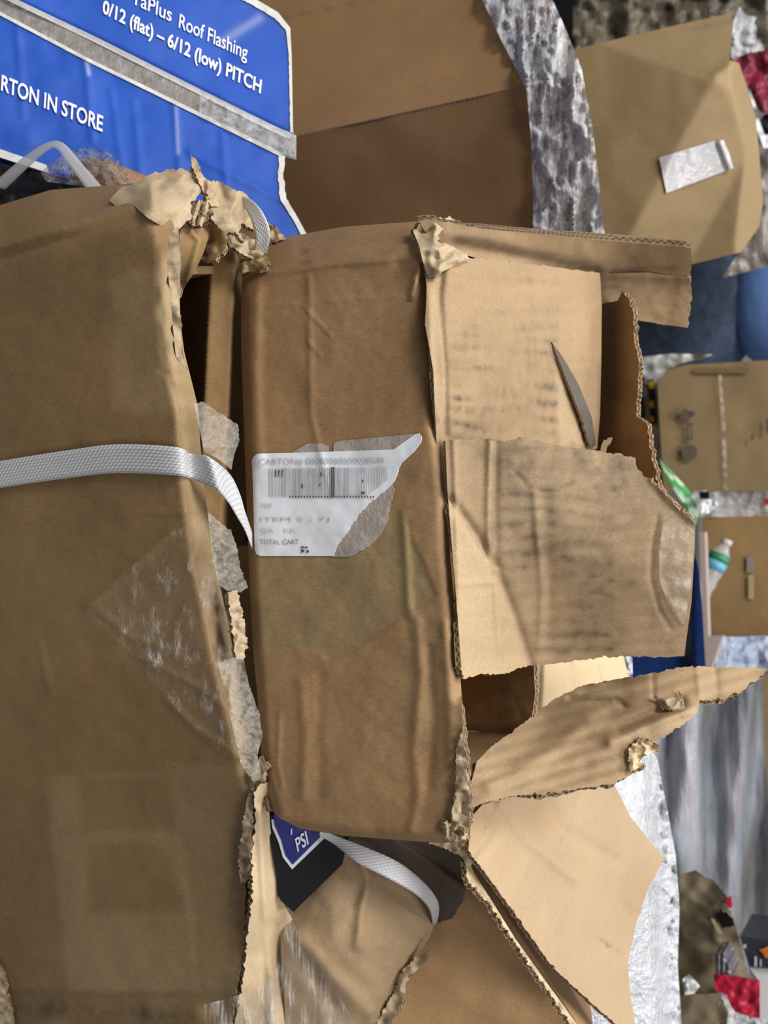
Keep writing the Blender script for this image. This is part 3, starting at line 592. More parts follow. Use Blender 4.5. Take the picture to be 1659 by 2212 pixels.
# crushed lower right edge and corner
sheet('crushed_edge', [(985, 1620, 3), (1000, 1570, 2), (1008, 1650, 3), (1016, 1740, 3), (1012, 1815, 3), (1000, 1810, 3), (978, 1800, 2), (975, 1760, 3), (984, 1700, 3)], lambda x, y: mf(x, y), M['torn'], main, .003, 4, lambda x, y: .003 + .004 * crumple(x, y, 40, 9), lambda x, y: (.5 * np.clip(ss(1000, 985, x) + .4 * crumple(x, y, 25, 4), 0, 1), .3 + 0 * x, None), M['edge_d'])
sheet('crushed_corner', [(952, 1778, 3), (968, 1772, 2), (985, 1780, 3), (1008, 1800, 3), (1006, 1816, 3), (985, 1818, 3), (962, 1814, 3)], lambda x, y: mf(x, y), M['torn'], main, .003, 3, lambda x, y: .006 + .004 * crumple(x, y, 18, 19), lambda x, y: (.9 * np.clip(-crumple(x, y, 14, 8), 0, 1) + .2, None, None), M['edge_d'])

# front flap B, dirty, folded up toward the camera
fb_dep = tps([(972, 950, .700), (975, 1085, .696), (984, 1300, .691), (1000, 1460, .690), (1070, 1230, .716), (1140, 1420, .765), (1060, 1440, .728), (1020, 1250, .703), (1130, 945, .705), (1390, 985, .722), (1500, 1125, .716), (1480, 1415, .757), (1300, 1422, .767), (1250, 1200, .722)])
def fb_marks(x, y):
    dk = 1 - pm(x, y, [(960, 1075), (985, 1090), (1030, 1160), (1072, 1235), (1110, 1330), (1145, 1450), (980, 1480)], 8)  # lit triangle below the crease: painted pale, kept free of grime
    r = dk * (.22 + .75 * streaks(x, y, 13, 1075, 1328) * ss(990, 1130, y) + .30 * np.clip(fbm(x, y, 90, 4, 25), 0, 1) + .28 * pm(x, y, [(1060, 945), (1400, 975), (1470, 1090), (1400, 1110), (1250, 1060), (1080, 1030)], 40) - .12 * pm(x, y, [(1330, 1120), (1410, 1120), (1400, 1400), (1320, 1400)], 14))
    r = r + .16 * np.clip(fbm(x, y * 3, 60, 4, 12), 0, 1) + .7 * lm(x, y, [(1115, 1020), (1140, 1050), (1180, 1062), (1215, 1055), (1238, 1042)], 3.2) + .55 * lm(x, y, [(1284, 1050), (1288, 1051)], 5) + .5 * lm(x, y, [(1324, 1054), (1328, 1055)], 5) + .35 * lm(x, y, [(1130, 1225), (1132, 1226)], 4)
    g = (1 - dk) * .9 + .2 * np.clip(fbm(x, y, 70, 3, 3), 0, 1) + .35 * lm(x, y, [(1060, 960), (1055, 1100), (1056, 1210)], 6) + .3 * lm(x, y, [(1150, 1065), (1165, 1180), (1170, 1260)], 8)
    return r, g, None
def fb_disp(x, y):
    s = .002 * fbm(x, y, 140, 3, 4) + .0002 * np.sin(y * .2 + .02 * x)
    for l, a, wd in (([(972, 1080), (1030, 1160), (1072, 1235), (1110, 1330), (1145, 1440)], -.005, 12), ([(1060, 950), (1055, 1100), (1058, 1215), (1072, 1235)], .0032, 7), ([(1070, 950), (1068, 1100), (1072, 1220)], -.002, 9), ([(1155, 1065), (1160, 1150), (1172, 1260), (1165, 1400)], .0022, 8), ([(1180, 1070), (1186, 1250), (1182, 1400)], -.0012, 14),
                     ([(1115, 1020), (1145, 1055), (1190, 1062), (1238, 1042)], -.0012, 4), ([(1420, 1115), (1408, 1180), (1405, 1250), (1425, 1320), (1450, 1360)], -.0016, 4), ([(1435, 1120), (1424, 1200), (1424, 1260), (1475, 1350)], .001, 4), ([(1070, 1235), (1072, 1330), (1080, 1440)], .003, 5), ([(985, 1262), (1065, 1258)], .0018, 6), ([(1395, 1010), (1440, 1070), (1500, 1125)], .004, 10), ([(980, 950), (985, 1100), (996, 1440)], .003, 5)):
        s = s + a * lm(x, y, l, wd)
    return s
sheet('front_flap', [(962, 952), (980, 949, 2), (1060, 950, 2), (1090, 955, 2), (1130, 944, 2), (1200, 962, 2), (1280, 972, 3), (1320, 978, 4), (1372, 988, 3), (1376, 1012, 3), (1400, 1035, 4), (1432, 1062, 4), (1462, 1096, 4), (1490, 1115, 3), (1502, 1140), (1500, 1200), (1494, 1300), (1478, 1416), (1440, 1420, 3), (1400, 1418, 4), (1300, 1420, 3), (1220, 1432, 3), (1145, 1437, 3), (1130, 1440, 3), (1090, 1456, 4), (1050, 1456, 4), (1000, 1466, 3), (997, 1440), (986, 1300), (974, 1150), (966, 1050)], fb_dep, M['flap'], main, .0042, 6, fb_disp, fb_marks, M['edge'])
fbc = bpy.data.objects['front_flap']
sheet('clear_tape', [(1432, 1130, 2), (1455, 1118, 2), (1490, 1125), (1499, 1150), (1496, 1220), (1490, 1290), (1478, 1345), (1470, 1350), (1440, 1300), (1425, 1250), (1424, 1190)], lambda x, y: fb_dep(x, y) - fb_disp(x, y), M['tape'], fbc, 0, 5, lambda x, y: .003 + .002 * np.sin(y * .12 + .5 * np.sin(x * .1)) + .001 * fbm(x, y, 14, 3, 8), label='shiny wrinkled patch of clear tape')
# twisted flap P
pd = tps([(1012, 1745, .692), (1030, 1640, .71), (1150, 1545, .79), (1250, 1480, .80), (1200, 1640, .735), (1360, 1675, .735), (1500, 1440, .80), (1659, 1445, .83), (1480, 1560, .755)])
def pdisp(x, y):
    s = .003 * fbm(x, y, 110, 3, 24) + .0006 * np.sin((y + .3 * x) * .21)
    for l, a, wd in (([(1230, 1508), (1330, 1510), (1350, 1525)], -.004, 5), ([(1060, 1700), (1180, 1630), (1270, 1560)], .004, 18), ([(1320, 1600), (1420, 1560), (1490, 1530)], .008, 16), ([(1340, 1575), (1410, 1540), (1470, 1515)], -.006, 12), ([(1410, 1440), (1412, 1510)], -.002, 4), ([(1505, 1440), (1512, 1510)], .002, 6), ([(1545, 1440), (1550, 1500)], -.002, 6)):
        s = s + a * lm(x, y, l, wd)
    return s
def pmarks(x, y):
    r = .22 * np.clip(fbm(x, y, 80, 4, 3) + .2, 0, 1) + .7 * lm(x, y, [(1235, 1508), (1320, 1511)], 3) + .5 * pm(x, y, [(1415, 1505), (1440, 1525), (1475, 1530), (1480, 1540), (1430, 1535)], 5) + .22 * pm(x, y, [(1250, 1640), (1360, 1600), (1400, 1640), (1320, 1690)], 24)
    g = .85 * pm(x, y, [(1330, 1585), (1400, 1560), (1470, 1542), (1508, 1520), (1505, 1545), (1430, 1592), (1395, 1615), (1360, 1605)], 7) + .5 * pm(x, y, [(1520, 1440), (1545, 1440), (1540, 1510), (1512, 1510)], 5)
    return r, g, None
sheet('torn_flap', [(1013, 1748), (1018, 1690), (1030, 1645), (1062, 1612, 3), (1120, 1570, 3), (1150, 1546, 2), (1200, 1508, 2), (1260, 1480, 2), (1340, 1466, 2), (1400, 1456, 3), (1470, 1442, 3), (1490, 1440, 4), (1530, 1440, 3), (1640, 1443, 4), (1656, 1446, 3), (1640, 1462, 4), (1615, 1482, 4), (1600, 1494, 4), (1560, 1508, 3), (1510, 1514, 3), (1506, 1540, 3), (1480, 1562, 3), (1440, 1588, 3), (1412, 1602, 5), (1420, 1618, 3), (1385, 1618, 4), (1376, 1640, 4), (1390, 1652, 4), (1360, 1676, 3), (1320, 1694, 3), (1200, 1710, 4), (1100, 1720, 4), (1045, 1736, 3)], pd, M['flap'], main, .0055, 6, pdisp, pmarks, M['edge'])
sheet('torn_scrap', [(1412, 1502, 2), (1422, 1512, 3), (1440, 1512, 2), (1452, 1505, 2), (1468, 1515), (1464, 1492, 2), (1472, 1498), (1480, 1530, 2), (1476, 1548), (1462, 1536, 2), (1430, 1532, 3), (1420, 1518, 2)], lambda x, y: pd(x, y) - .008, M['torn'], main, .002, 3, crm(.003, 22, 71), lambda x, y: (.55 * np.clip(crumple(x, y, 14, 6), 0, 1) + .15, None, None), M['edge_d'])
sheet('torn_scrap', [(1358, 1618, 3), (1380, 1596, 3), (1398, 1600, 3), (1422, 1612, 2), (1418, 1624, 3), (1388, 1630, 3), (1380, 1644, 2), (1394, 1652, 2), (1362, 1668, 3), (1358, 1640, 3)], lambda x, y: pd(x, y) - .005, M['cream'], main, .002, 3, crm(.003, 20, 74), lambda x, y: (.8 * np.clip(-crumple(x, y, 16, 6), 0, 1), .6 + 0 * x, None), M['edge_d'])
sheet('inner_flap', [(985, 1430), (1060, 1425), (1152, 1415), (1156, 1500), (1148, 1556), (1075, 1560), (995, 1562)], tps([(985, 1430, .86), (985, 1562, .86), (1152, 1430, .785), (1152, 1560, .785)]), M['inner'], main, .004, 6, lambda x, y: .0012 * fbm(x, y, 50, 3, 3), lambda x, y: (.35 * pm(x, y, [(1070, 1420), (1100, 1420), (1105, 1560), (1075, 1560)], 5) + .2 * np.clip(fbm(x, y, 50, 3, 9), 0, 1), None, None), M['edge_d'])
# pale inner strip showing between the flaps
sheet('inner_flap', [(1140, 1430), (1160, 1420), (1345, 1410), (1360, 1470), (1250, 1500), (1180, 1560), (1150, 1570)], tps([(1140, 1430, .86), (1345, 1410, .95), (1360, 1470, .95), (1150, 1570, .87)]), M['cream'], main, .004, 6, lambda x, y: .004 * lm(x, y, [(1178, 1420), (1170, 1560)], 7) - .004 * lm(x, y, [(1165, 1420), (1160, 1560)], 7), lambda x, y: (.5 * pm(x, y, [(1140, 1430), (1165, 1420), (1175, 1480), (1150, 1570)], 5) + .3 * lm(x, y, [(1235, 1420), (1242, 1480)], 3) + .3 * lm(x, y, [(1290, 1415), (1300, 1470)], 2), .3 + 0 * x, None), M['edge'])
# shipping label
lab = lambda x, y: mf(x, y) - main_disp(x, y)
WHITE = [(548, 986), (556, 980), (700, 976), (850, 971), (880, 950), (896, 938), (905, 936), (911, 944), (909, 957), (895, 975), (868, 1000, 2), (850, 1042, 2), (830, 1062, 2), (804, 1081, 2), (774, 1111, 2), (756, 1141, 2), (729, 1177, 2), (720, 1201), (600, 1201), (562, 1201), (553, 1196), (550, 1186), (545, 1010), (544, 995)]
sl = sheet('shipping_label', WHITE, lab, M['label'], main, .0004, 6, None, None, M['label'], off=.0012, label='white barcode label, torn along its right side')
def onlab(name, poly, mat, off=.0008, lb=None):
    return sheet(name, poly, lab, mat, main, .0003, 6, None, None, mat, off=off, label=lb)
onlab('label_residue', [(720, 962), (724, 955), (735, 952), (800, 946), (895, 937), (880, 952), (850, 972), (720, 976)], M['residue'], lb='grey paper left by the peeled label')
onlab('label_residue', [(634, 977), (645, 968, 2), (660, 960, 2), (690, 958, 2), (709, 962), (711, 977)], M['residue'], lb='small grey scrap above the label')
onlab('label_residue', [(848, 1042, 2), (852, 1060, 2), (843, 1090, 2), (838, 1123, 2), (822, 1156, 2), (800, 1178, 2), (782, 1190, 2), (756, 1203), (716, 1203), (726, 1177), (752, 1141), (770, 1111), (800, 1081), (828, 1060)], M['residue'], lb='grey torn paper beside the label')
text_mesh('printed_text', 'CARTON# 00000000000028240', (560, 1004), (1, -.012), (0, -19), lab, M['ink_pale'], sl, .004, .0022, 270)
bars = []; rr = random.Random(5); bx = 582
while bx < 836:
    bw = rr.choice([1.4, 1.4, 2.4, 3.6]); gap = rr.choice([1.8, 2.4, 3.6])
    bars.append((bx, 1011 - (bx - 580) * .012, bx + bw, 1073 - max(0, bx - 790) * .8)); bx += bw + gap
quads_mesh('barcode', bars, lab, M['ink_pale'], sl, .0022)
dark = [(715, 1009, 718, 1073), (719.5, 1009, 722.5, 1074)] + [(594 + k * 7, 1015, 597 + k * 7, 1030) for k in range(3)] + [(625 + k * 6.2, 1071, 628 + k * 6.2, 1075) for k in range(30)] + [(651, 1045, 654, 1055), (692, 1020, 694, 1030), (697, 1022, 699, 1029), (782, 1036, 786, 1042), (780, 1062, 788, 1067), (690, 1044, 692, 1050)]
quads_mesh('barcode', dark, lab, M['ink'], sl, .0024)
text_mesh('printed_text', 'TRP', (562, 1097), (1, 0), (0, -13), lab, M['ink_pale'], sl, .0, .0022, 26)
text_mesh('printed_text', 'ITEM 5 - 71', (562, 1126), (1, 0), (0, -13), lab, M['ink_pale'], sl, 0, .0022, 150)
text_mesh('printed_text', 'QA    KK.', (562, 1151), (1, 0), (0, -14), lab, M['ink_pale'], sl, 0, .0022, 80)
text_mesh('printed_text', 'TOTAL CART', (561, 1176), (1, 0), (0, -15), lab, M['ink'], sl, -.012, .0022, 84)
quads_mesh('printed_mark', [(650, 1180, 656, 1184), (658, 1181, 665, 1184), (650, 1187, 657, 1193), (662, 1188, 667, 1194)], lab, M['ink'], sl, .0022)

# ================================================================== straps and loose film on the bottom carton
up = [(-300, 1052), (-60, 1010), (0, 996), (145, 973), (253, 960), (380, 966), (414, 980), (452, 988), (495, 1022), (517, 1063), (530, 1106), (545, 1150)]
lo_ = [(-300, 1112), (-60, 1066), (0, 1054), (145, 1033), (253, 1022), (380, 1027), (416, 1036), (470, 1060), (494, 1085), (514, 1118), (530, 1146), (545, 1185)]
def strapd(p):
    x, y = p; b = float(bf(np.array([x]), np.array([y]))[0]) - float(under_disp(np.array([x], float), np.array([y], float))[0])
    if x > 420: b = .742 + (x - 420) / 125 * .045 - .004
    return (x, y, b - .006)
st = ribbon('woven_strap', [strapd(p) for p in up], [strapd(p) for p in lo_], M['strap'])
tag(st, 'white woven strap running across the face of the large left carton', 'strap')
st = ribbon('woven_strap', [(500, 420, .785), (535, 428, .775), (562, 452, .765), (580, 490, .765), (582, 520, .772), (576, 548, .785)], [(508, 448, .79), (524, 446, .782), (540, 470, .772), (550, 505, .772), (551, 530, .777), (549, 556, .787)], M['strap'])
tag(st, 'white woven strap curling over the crushed corner beside the blue carton', 'strap')
st = ribbon('woven_strap', [(690, 1790, .80), (720, 1804, .798), (790, 1830, .79), (860, 1862, .79), (915, 1905, .80), (945, 1945, .83), (948, 1975, .865), (942, 1996, .885)], [(690, 1806, .80), (722, 1824, .798), (770, 1862, .785), (840, 1898, .785), (895, 1930, .797), (925, 1960, .828), (934, 1985, .86), (934, 1998, .885)], M['strap'])
tag(st, 'white woven strap bent over the brown flap below the torn carton', 'strap')
st = ribbon('clear_strap', [(-20, 400, .87), (50, 340, .85), (100, 308, .84), (135, 308, .835), (170, 345, .83), (222, 405, .82)], [(10, 410, .87), (66, 356, .85), (100, 326, .84), (122, 322, .835), (148, 356, .83), (190, 412, .82)], film('pale_plastic', .45, .7, (20, 20, 1), .3, .7, (.6, .6, .64, 1), .2, .2), m=3)
tag(st, 'translucent pale plastic strap looping in front of the blue carton', 'strap')

def fdisp(seed, a=.004, s=70): return lambda x, y: a * crumple(x, y, s, seed) + a * .4 * crumple(x, y, s * .3, seed + 3)
def onunder(x, y): return bf(x, y) - under_disp(x, y)
o = sheet('loose_film', [(185, 1320), (280, 1225), (370, 1150), (450, 1118), (476, 1240), (500, 1330), (520, 1420), (546, 1500), (562, 1570), (556, 1640), (500, 1640), (430, 1590), (360, 1505), (270, 1400)], onunder, M['film_faint'], None, 0, 7, fdisp(4, .0025, 60), off=.004)
tag(o, 'wrinkled clear film stuck to the face of the large left carton', 'film')
o = sheet('milky_tape', [(418, 872, 2), (440, 868), (470, 890, 2), (514, 918, 2), (518, 950), (505, 985), (500, 1015), (470, 990), (440, 975), (430, 920)], tps([(418, 872, .735), (514, 918, .775), (500, 1000, .77), (430, 960, .74)]), M['haze'], None, 0, 5, fdisp(8, .003, 40))
tag(o, 'hazy tape scrap in the gap just above the white strap', 'tape')
o = sheet('milky_tape', [(448, 1104, 2), (468, 1122, 3), (500, 1148, 3), (512, 1185, 2), (522, 1235, 2), (536, 1268, 2), (520, 1280), (490, 1276), (472, 1262), (458, 1190)], tps([(448, 1104, .735), (505, 1150, .765), (536, 1268, .775), (480, 1260, .75)]), M['haze'], None, 0, 4, fdisp(9, .004, 36))
tag(o, 'hazy tape scrap in the gap below the white strap', 'tape')
o = sheet('loose_film', [(470, 1430, 2), (506, 1420), (526, 1420), (538, 1480, 2), (560, 1540, 2), (567, 1590), (556, 1632), (566, 1680), (548, 1690), (520, 1650), (500, 1560), (485, 1490)], tps([(470, 1430, .755), (526, 1420, .768), (560, 1540, .765), (566, 1680, .765), (500, 1580, .75)]), M['haze'], None, 0, 4, fdisp(12, .004, 40))
tag(o, 'milky film bulging over the edge of the large left carton', 'film')
o = sheet('loose_film', [(440, 2170), (500, 2155), (560, 2130), (600, 2090), (615, 1990), (628, 1930), (640, 1970), (668, 2040), (720, 2130), (780, 2230), (800, 2290), (450, 2290)], lambda x, y: np.minimum(np.minimum(top_w(x, y), vdep(x, y)), np.where(x < 540, bf(x, y), 9)), film('streaked_film', .06, .85, (60, 7, 1), .46, .68, (.8, .78, .76, 1), .8, .1), None, 0, 6, lambda x, y: .006 + .004 * np.sin((x - .45 * (y - 1950)) * .11) + .002 * crumple(x, y, 40, 5), off=.004)
tag(o, 'clear film stretched in streaks over the pale flap at the bottom', 'film')

# carton standing in the gap between the two front cartons
ic = thing('inner_carton', 'narrow brown carton standing in the dark gap beside the torn carton', 'carton', P(470, 780, .84))
ridge = [(462, 540), (450, 760), (436, 960), (430, 1140)]
def icd(x, y):
    r = np.interp(y, [540, 1140], [458, 428]); return .80 + np.where(x < r, (r - x) * .0012, 0) + np.where(x > r + 52, (x - r - 52) * .0022, 0)
sheet('body', [(372, 600), (420, 545), (470, 520), (530, 520), (560, 640), (560, 1180), (400, 1180)], icd, M['inner'], ic, 0, 6, lambda x, y: .001 * fbm(x, y, 80, 3, 2), None, ext=(0, .10, -.05))

# product carton with the PSI emblem, under the torn carton
pc = thing('product_carton', 'black carton with a blue diamond PSI emblem, peeking out below the torn carton', 'carton', P(640, 1880, .84))
ps_d = tps([(590, 1790, .80), (740, 1830, .815), (632, 1968, .815)])
sheet('body', [(570, 1760), (760, 1780), (740, 1866), (634, 1970), (606, 1945), (600, 1893), (586, 1826)], ps_d, M['black'], pc, 0, 6, None, None, M['black'], ext=(0, .03, -.03))
sheet('emblem', [(586, 1770), (588, 1788), (602, 1820), (611, 1852), (631, 1878), (712, 1800), (700, 1770)], ps_d, M['silver'], pc, .0003, 6, None, None, M['silver'], off=.0012, label='blue diamond emblem with a white border')
sheet('emblem', [(590, 1760), (594, 1784), (608, 1815), (617, 1848), (632, 1868), (702, 1798), (694, 1760)], ps_d, M['navy'], pc, .0003, 6, None, None, M['navy'], off=.0020)
text_mesh('printed_text', 'PSI', (643, 1840), (.80, -.60), (-9, -40), ps_d, M['silver'], pc, .02, .0034, 30)
quads_mesh('printed_text', [(628, 1790, 631, 1803)], ps_d, M['silver'], pc, .0034)

# dark grey-brown carton behind the strap
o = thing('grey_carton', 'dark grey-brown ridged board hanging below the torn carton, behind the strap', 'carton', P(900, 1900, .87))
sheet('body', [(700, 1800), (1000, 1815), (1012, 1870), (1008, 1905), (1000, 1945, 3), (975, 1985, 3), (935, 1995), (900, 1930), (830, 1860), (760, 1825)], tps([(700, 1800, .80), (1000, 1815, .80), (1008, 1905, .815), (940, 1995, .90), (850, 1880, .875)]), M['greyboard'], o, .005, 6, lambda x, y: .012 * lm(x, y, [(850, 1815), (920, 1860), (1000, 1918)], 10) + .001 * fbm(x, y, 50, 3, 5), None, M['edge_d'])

# ================================================================== right-hand neighbour: carton with a pale open flap
rc = thing('open_carton', 'brown carton at lower right with a big pale flap folded open', 'carton', P(1050, 2100, .95))
sheet('body', [(770, 2290), (800, 2100), (880, 1960), (960, 1880), (1010, 1860), (1060, 1920), (1130, 2030), (1190, 2120), (1240, 2200), (1290, 2290)], tps([(770, 2290, .93), (1010, 1880, .885), (1260, 2230, .88), (960, 2200, .91)]), M['tbrown'], rc, 0, 8, lambda x, y: .003 * fbm(x, y, 160, 3, 3), None, ext=(0, .25, -.1))
sd = tps([(1015, 1830, .735), (1040, 1740, .755), (1320, 1698, .92), (1435, 1855, .965), (1360, 2160, .93), (1200, 2100, .83), (1330, 2212, .90), (1200, 1900, .845)])
def smarks(x, y):
    g = .8 * pm(x, y, [(1010, 1750), (1090, 1728), (1080, 1770), (1030, 1830), (1012, 1830)], 10) + .5 * pm(x, y, [(1150, 1700), (1230, 1740), (1215, 1800), (1140, 1790), (1100, 1730)], 16) + .35 * pm(x, y, [(1060, 1840), (1110, 1800), (1120, 1850), (1080, 1900)], 14)
    r = .9 * lm(x, y, [(1298, 2028), (1314, 2043)], 3) + .35 * lm(x, y, [(1314, 2040), (1338, 2058)], 2) + .5 * lm(x, y, [(1350, 1960), (1368, 1980)], 3) + .16 * lm(x, y, [(1248, 1700), (1235, 1780), (1210, 1820)], 3)
    r = r + .10 * lm(x, y, [(1078, 1740), (1130, 1812)], 3) + .12 * lm(x, y, [(1095, 1965), (1128, 1870)], 3) + .08 * lm(x, y, [(1150, 1960), (1210, 1830), (1330, 1720)], 22) + .07 * lm(x, y, [(1180, 2060), (1230, 1960)], 14)  # crease shading painted in as soft dark lines
    return r, g, .15 + 0 * x
sheet('open_flap', [(1012, 1838), (1018, 1765), (1042, 1738), (1100, 1722), (1200, 1708), (1325, 1690), (1362, 1765), (1436, 1855), (1402, 1915), (1375, 1995), (1356, 2080), (1362, 2150), (1372, 2212), (1385, 2290), (1400, 2290), (1330, 2212, 2), (1262, 2152, 2), (1205, 2100, 3), (1180, 2070, 2), (1112, 1972, 2), (1050, 1888, 2)], sd, M['light'], rc, .0045, 7, lambda x, y: .0025 * fbm(x, y, 220, 3, 5) + .004 * lm(x, y, [(1020, 1850), (1060, 1790), (1085, 1730)], 9) - .004 * lm(x, y, [(1030, 1860), (1078, 1800), (1100, 1740)], 9) + .0035 * lm(x, y, [(1080, 1740), (1130, 1810), (1240, 1900)], 9) - .003 * lm(x, y, [(1160, 1710), (1215, 1790), (1330, 1860)], 14) + .002 * lm(x, y, [(1100, 1960), (1140, 1860)], 7) - .002 * lm(x, y, [(1350, 1955), (1390, 1990)], 6), smarks, M['edge'])
sheet('flap_ply', [(1004, 1862, 2), (1012, 1856), (1024, 1886), (1050, 1926), (1112, 2026), (1166, 2102), (1208, 2160), (1248, 2216), (1290, 2290), (1270, 2290), (1232, 2212, 4), (1180, 2135, 4), (1110, 2035, 4), (1060, 1955, 4), (1012, 1905, 3)], tps([(1004, 1862, .755), (1016, 1852, .765), (1130, 2022, .815), (1262, 2212, .87), (1232, 2212, .835), (1110, 2035, .785), (1012, 1905, .75), (1300, 2290, .90)]), M['cream'], rc, .004, 4, lambda x, y: .002 * crumple(x, y, 50, 3), lambda x, y: (.95 * lm(x, y, [(1008, 1890), (1058, 1950), (1112, 2030), (1180, 2128), (1236, 2212)], 4) * np.clip(.4 + 1.4 * fbm(x, y, 16, 3, 3), 0, 1), .5 + 0 * x, None), M['edge'])
sheet('torn_scrap', [(925, 1822, 3), (945, 1812, 3), (1000, 1812), (1004, 1840, 3), (1022, 1862, 3), (1012, 1872), (996, 1850, 3), (960, 1832, 3)], tps([(925, 1822, .745), (1000, 1812, .735), (1022, 1862, .745)]), M['torn'], rc, .003, 4, crm(.002, 24, 4), lambda x, y: (.4 + 0 * x, None, None), M['edge_d'])
# film behind the pale flap
o = sheet('stretch_film', [(1180, 1650), (1330, 1640), (1395, 1600), (1420, 1640), (1440, 1740), (1460, 1850), (1468, 1960), (1464, 2080), (1472, 2212), (1476, 2300), (1180, 2300), (1200, 2100)], tps([(1180, 1650, 1.0), (1420, 1640, 1.10), (1468, 1960, 1.12), (1476, 2300, 1.12), (1180, 2300, 1.0), (1330, 1950, 1.0)]), film('bubbly_film', .72, .97, (34, 22, 1), .3, .6, (.66, .68, .73, 1), .55, .1, 4, 2.0), None, 0, 7, lambda x, y: .004 * crumple(x, y * .4, 90, 5) - .05 * ss(1395, 1440, x - .06 * (y - 1900)) * (1 + .25 * crumple(x, y, 24, 4)))
tag(o, 'bright crinkled stretch film behind the pale open flap', 'film')

# ================================================================== upper left: blue carton and what lies before it
bl = thing('blue_carton', 'blue printed carton with white roof flashing lettering, standing at the upper left', 'carton', P(300, 250, 1.02))
bd = tps([(0, 0, .93), (620, 60, 1.0), (0, 420, .92), (620, 480, .98)])
def bmarks_u(x, y):
    return .10 * np.clip(fbm(x, y, 60, 4, 2), 0, 1), .18 * lm(x, y, [(480, 90), (560, 40)], 10), .25 + 0 * x
sheet('upper_flap', [(-90, -110), (420, -60), (530, -12), (600, 26), (626, 60), (629, 120), (632, 285), (626, 300), (440, 208), (200, 88), (0, -8), (-90, -50)], bd, M['blue'], bl, .006, 5, lambda x, y: .002 * fbm(x, y, 160, 3, 2) - .005 * np.clip(1 - segdist(x, y, [(626, 300), (200, 88), (-90, -50)]) / 16, 0, 1), bmarks_u, M['white_ink'])
def bmarks_l(x, y):
    g = .35 * lm(x, y, [(184, 120), (192, 160)], 4) + .25 * lm(x, y, [(380, 225), (385, 330)], 4)
    return .1 * np.clip(fbm(x, y, 60, 4, 2), 0, 1), g, .25 + 0 * x
def bl_disp(x, y):
    s = .002 * fbm(x, y, 120, 3, 7)
    for l, a in (([(38, 60), (50, 250)], 0.0008), ([(185, 120), (200, 300)], 0.0012), ([(240, 200), (270, 400)], 0.0008), ([(290, 220), (305, 400)], 0.0008), ([(380, 230), (390, 400)], 0.0012), ([(480, 290), (490, 420)], .001), ([(410, 330), (640, 450)], 0.0012)):
        s = s + a * lm(x, y, l, 9)
    return s
sheet('lower_flap', [(-90, -20), (0, 28), (190, 128), (440, 250), (600, 328), (614, 340), (608, 380), (616, 430), (640, 470), (662, 512), (660, 560), (300, 580), (270, 450), (180, 405), (100, 372), (0, 336), (-90, 300)], bd, M['blue'], bl, .006, 5, bl_disp, bmarks_l, M['white_ink'])
sheet('seam_gap', [(-90, -60), (0, -16), (200, 80), (440, 200), (640, 295), (640, 345), (600, 335), (440, 258), (190, 136), (0, 36), (-90, -12)], lambda x, y: bd(x, y) + .006, plain('grey_inner_board', (.18, .16, .14, 1), .5, bump=.3, bscale=90, var=.3), bl, .004, 6)
sheet('clear_tape', [(432, 202), (640, 292), (640, 340), (600, 330), (430, 250)], bd, film('shiny_tape', .12, .6, (30, 60, 1), .35, .65, (.65, .68, .76, 1), .5, .1), bl, 0, 6, fdisp(5, .003, 30), off=.003, label='shiny clear tape over the seam')
sheet('clear_tape', [(-90, -60), (0, -16), (220, 88), (440, 200), (436, 252), (200, 140), (0, 34), (-90, -14)], bd, film('thin_tape', .08, .5, (60, 30, 1), .5, .75, (.6, .62, .66, 1), .4, .1), bl, 0, 6, fdisp(6, .002, 40), off=.004)
sheet('body', [(-90, -100), (500, -20), (585, 50), (590, 300), (570, 400), (600, 500), (600, 600), (280, 600), (250, 460), (-90, 330)], lambda x, y: bd(x, y) + .018, M['blue'], bl, 0, 20, ext=.26)
wedge = card('torn_white_paper', (.66, .66, .64, 1), (.8, .8, .8, 1), fibre=.4)
def wh(poly, f, off=.0016): sheet('white_edge', poly, f, wedge, bl, .0006, 5, None, lambda x, y: (.3 * np.clip(fbm(x, y, 22, 3, 5), 0, 1), None, None), wedge, off=off)
bdl0 = lambda x, y: bd(x, y) - bl_disp(x, y)
bdu0 = lambda x, y: bd(x, y) - .002 * fbm(x, y, 160, 3, 2) + .005 * np.clip(1 - segdist(x, y, [(626, 300), (200, 88), (-90, -50)]) / 16, 0, 1)
wh([(505, -24), (535, -12), (600, 26), (627, 60), (630, 120), (633, 285, 1), (627, 286, 1), (624, 120), (618, 66, 1), (592, 38, 2), (530, 2, 1), (500, -10)], bdu0)
wh([(626, 286), (629, 302, 1), (600, 290), (440, 209), (200, 89), (0, -7), (-90, -49), (-90, -60), (0, -18), (200, 77), (440, 197), (600, 276)], bdu0)
wh([(-90, -22), (0, 25), (190, 125), (440, 247), (600, 325), (616, 338), (606, 338), (440, 256), (190, 133), (0, 33), (-90, -12)], bdl0)
wh([(604, 330), (617, 338, 2), (612, 380, 2), (619, 430, 1), (643, 470), (666, 512), (654, 514), (634, 476, 1), (606, 432, 2), (601, 380, 2)], bdl0)
wh([(-90, 284), (0, 322), (100, 356), (106, 374), (0, 340), (-90, 304)], bdl0)
dirv = lambda a: (math.cos(math.radians(a)), math.sin(math.radians(a)))
bdl = lambda x, y: bd(x, y) - bl_disp(x, y); bdu = lambda x, y: bd(x, y) - .002 * fbm(x, y, 160, 3, 2)
text_mesh('printed_text', 'Roof Flashing', (386, 59), dirv(25.2), (4, -43), bdu, M['white_ink'], bl, .004, .002, 163)
text_mesh('printed_text', 'raPlus', (292, 10), dirv(25.2), (4, -43), bdu, M['white_ink'], bl, .004, .002, 86)
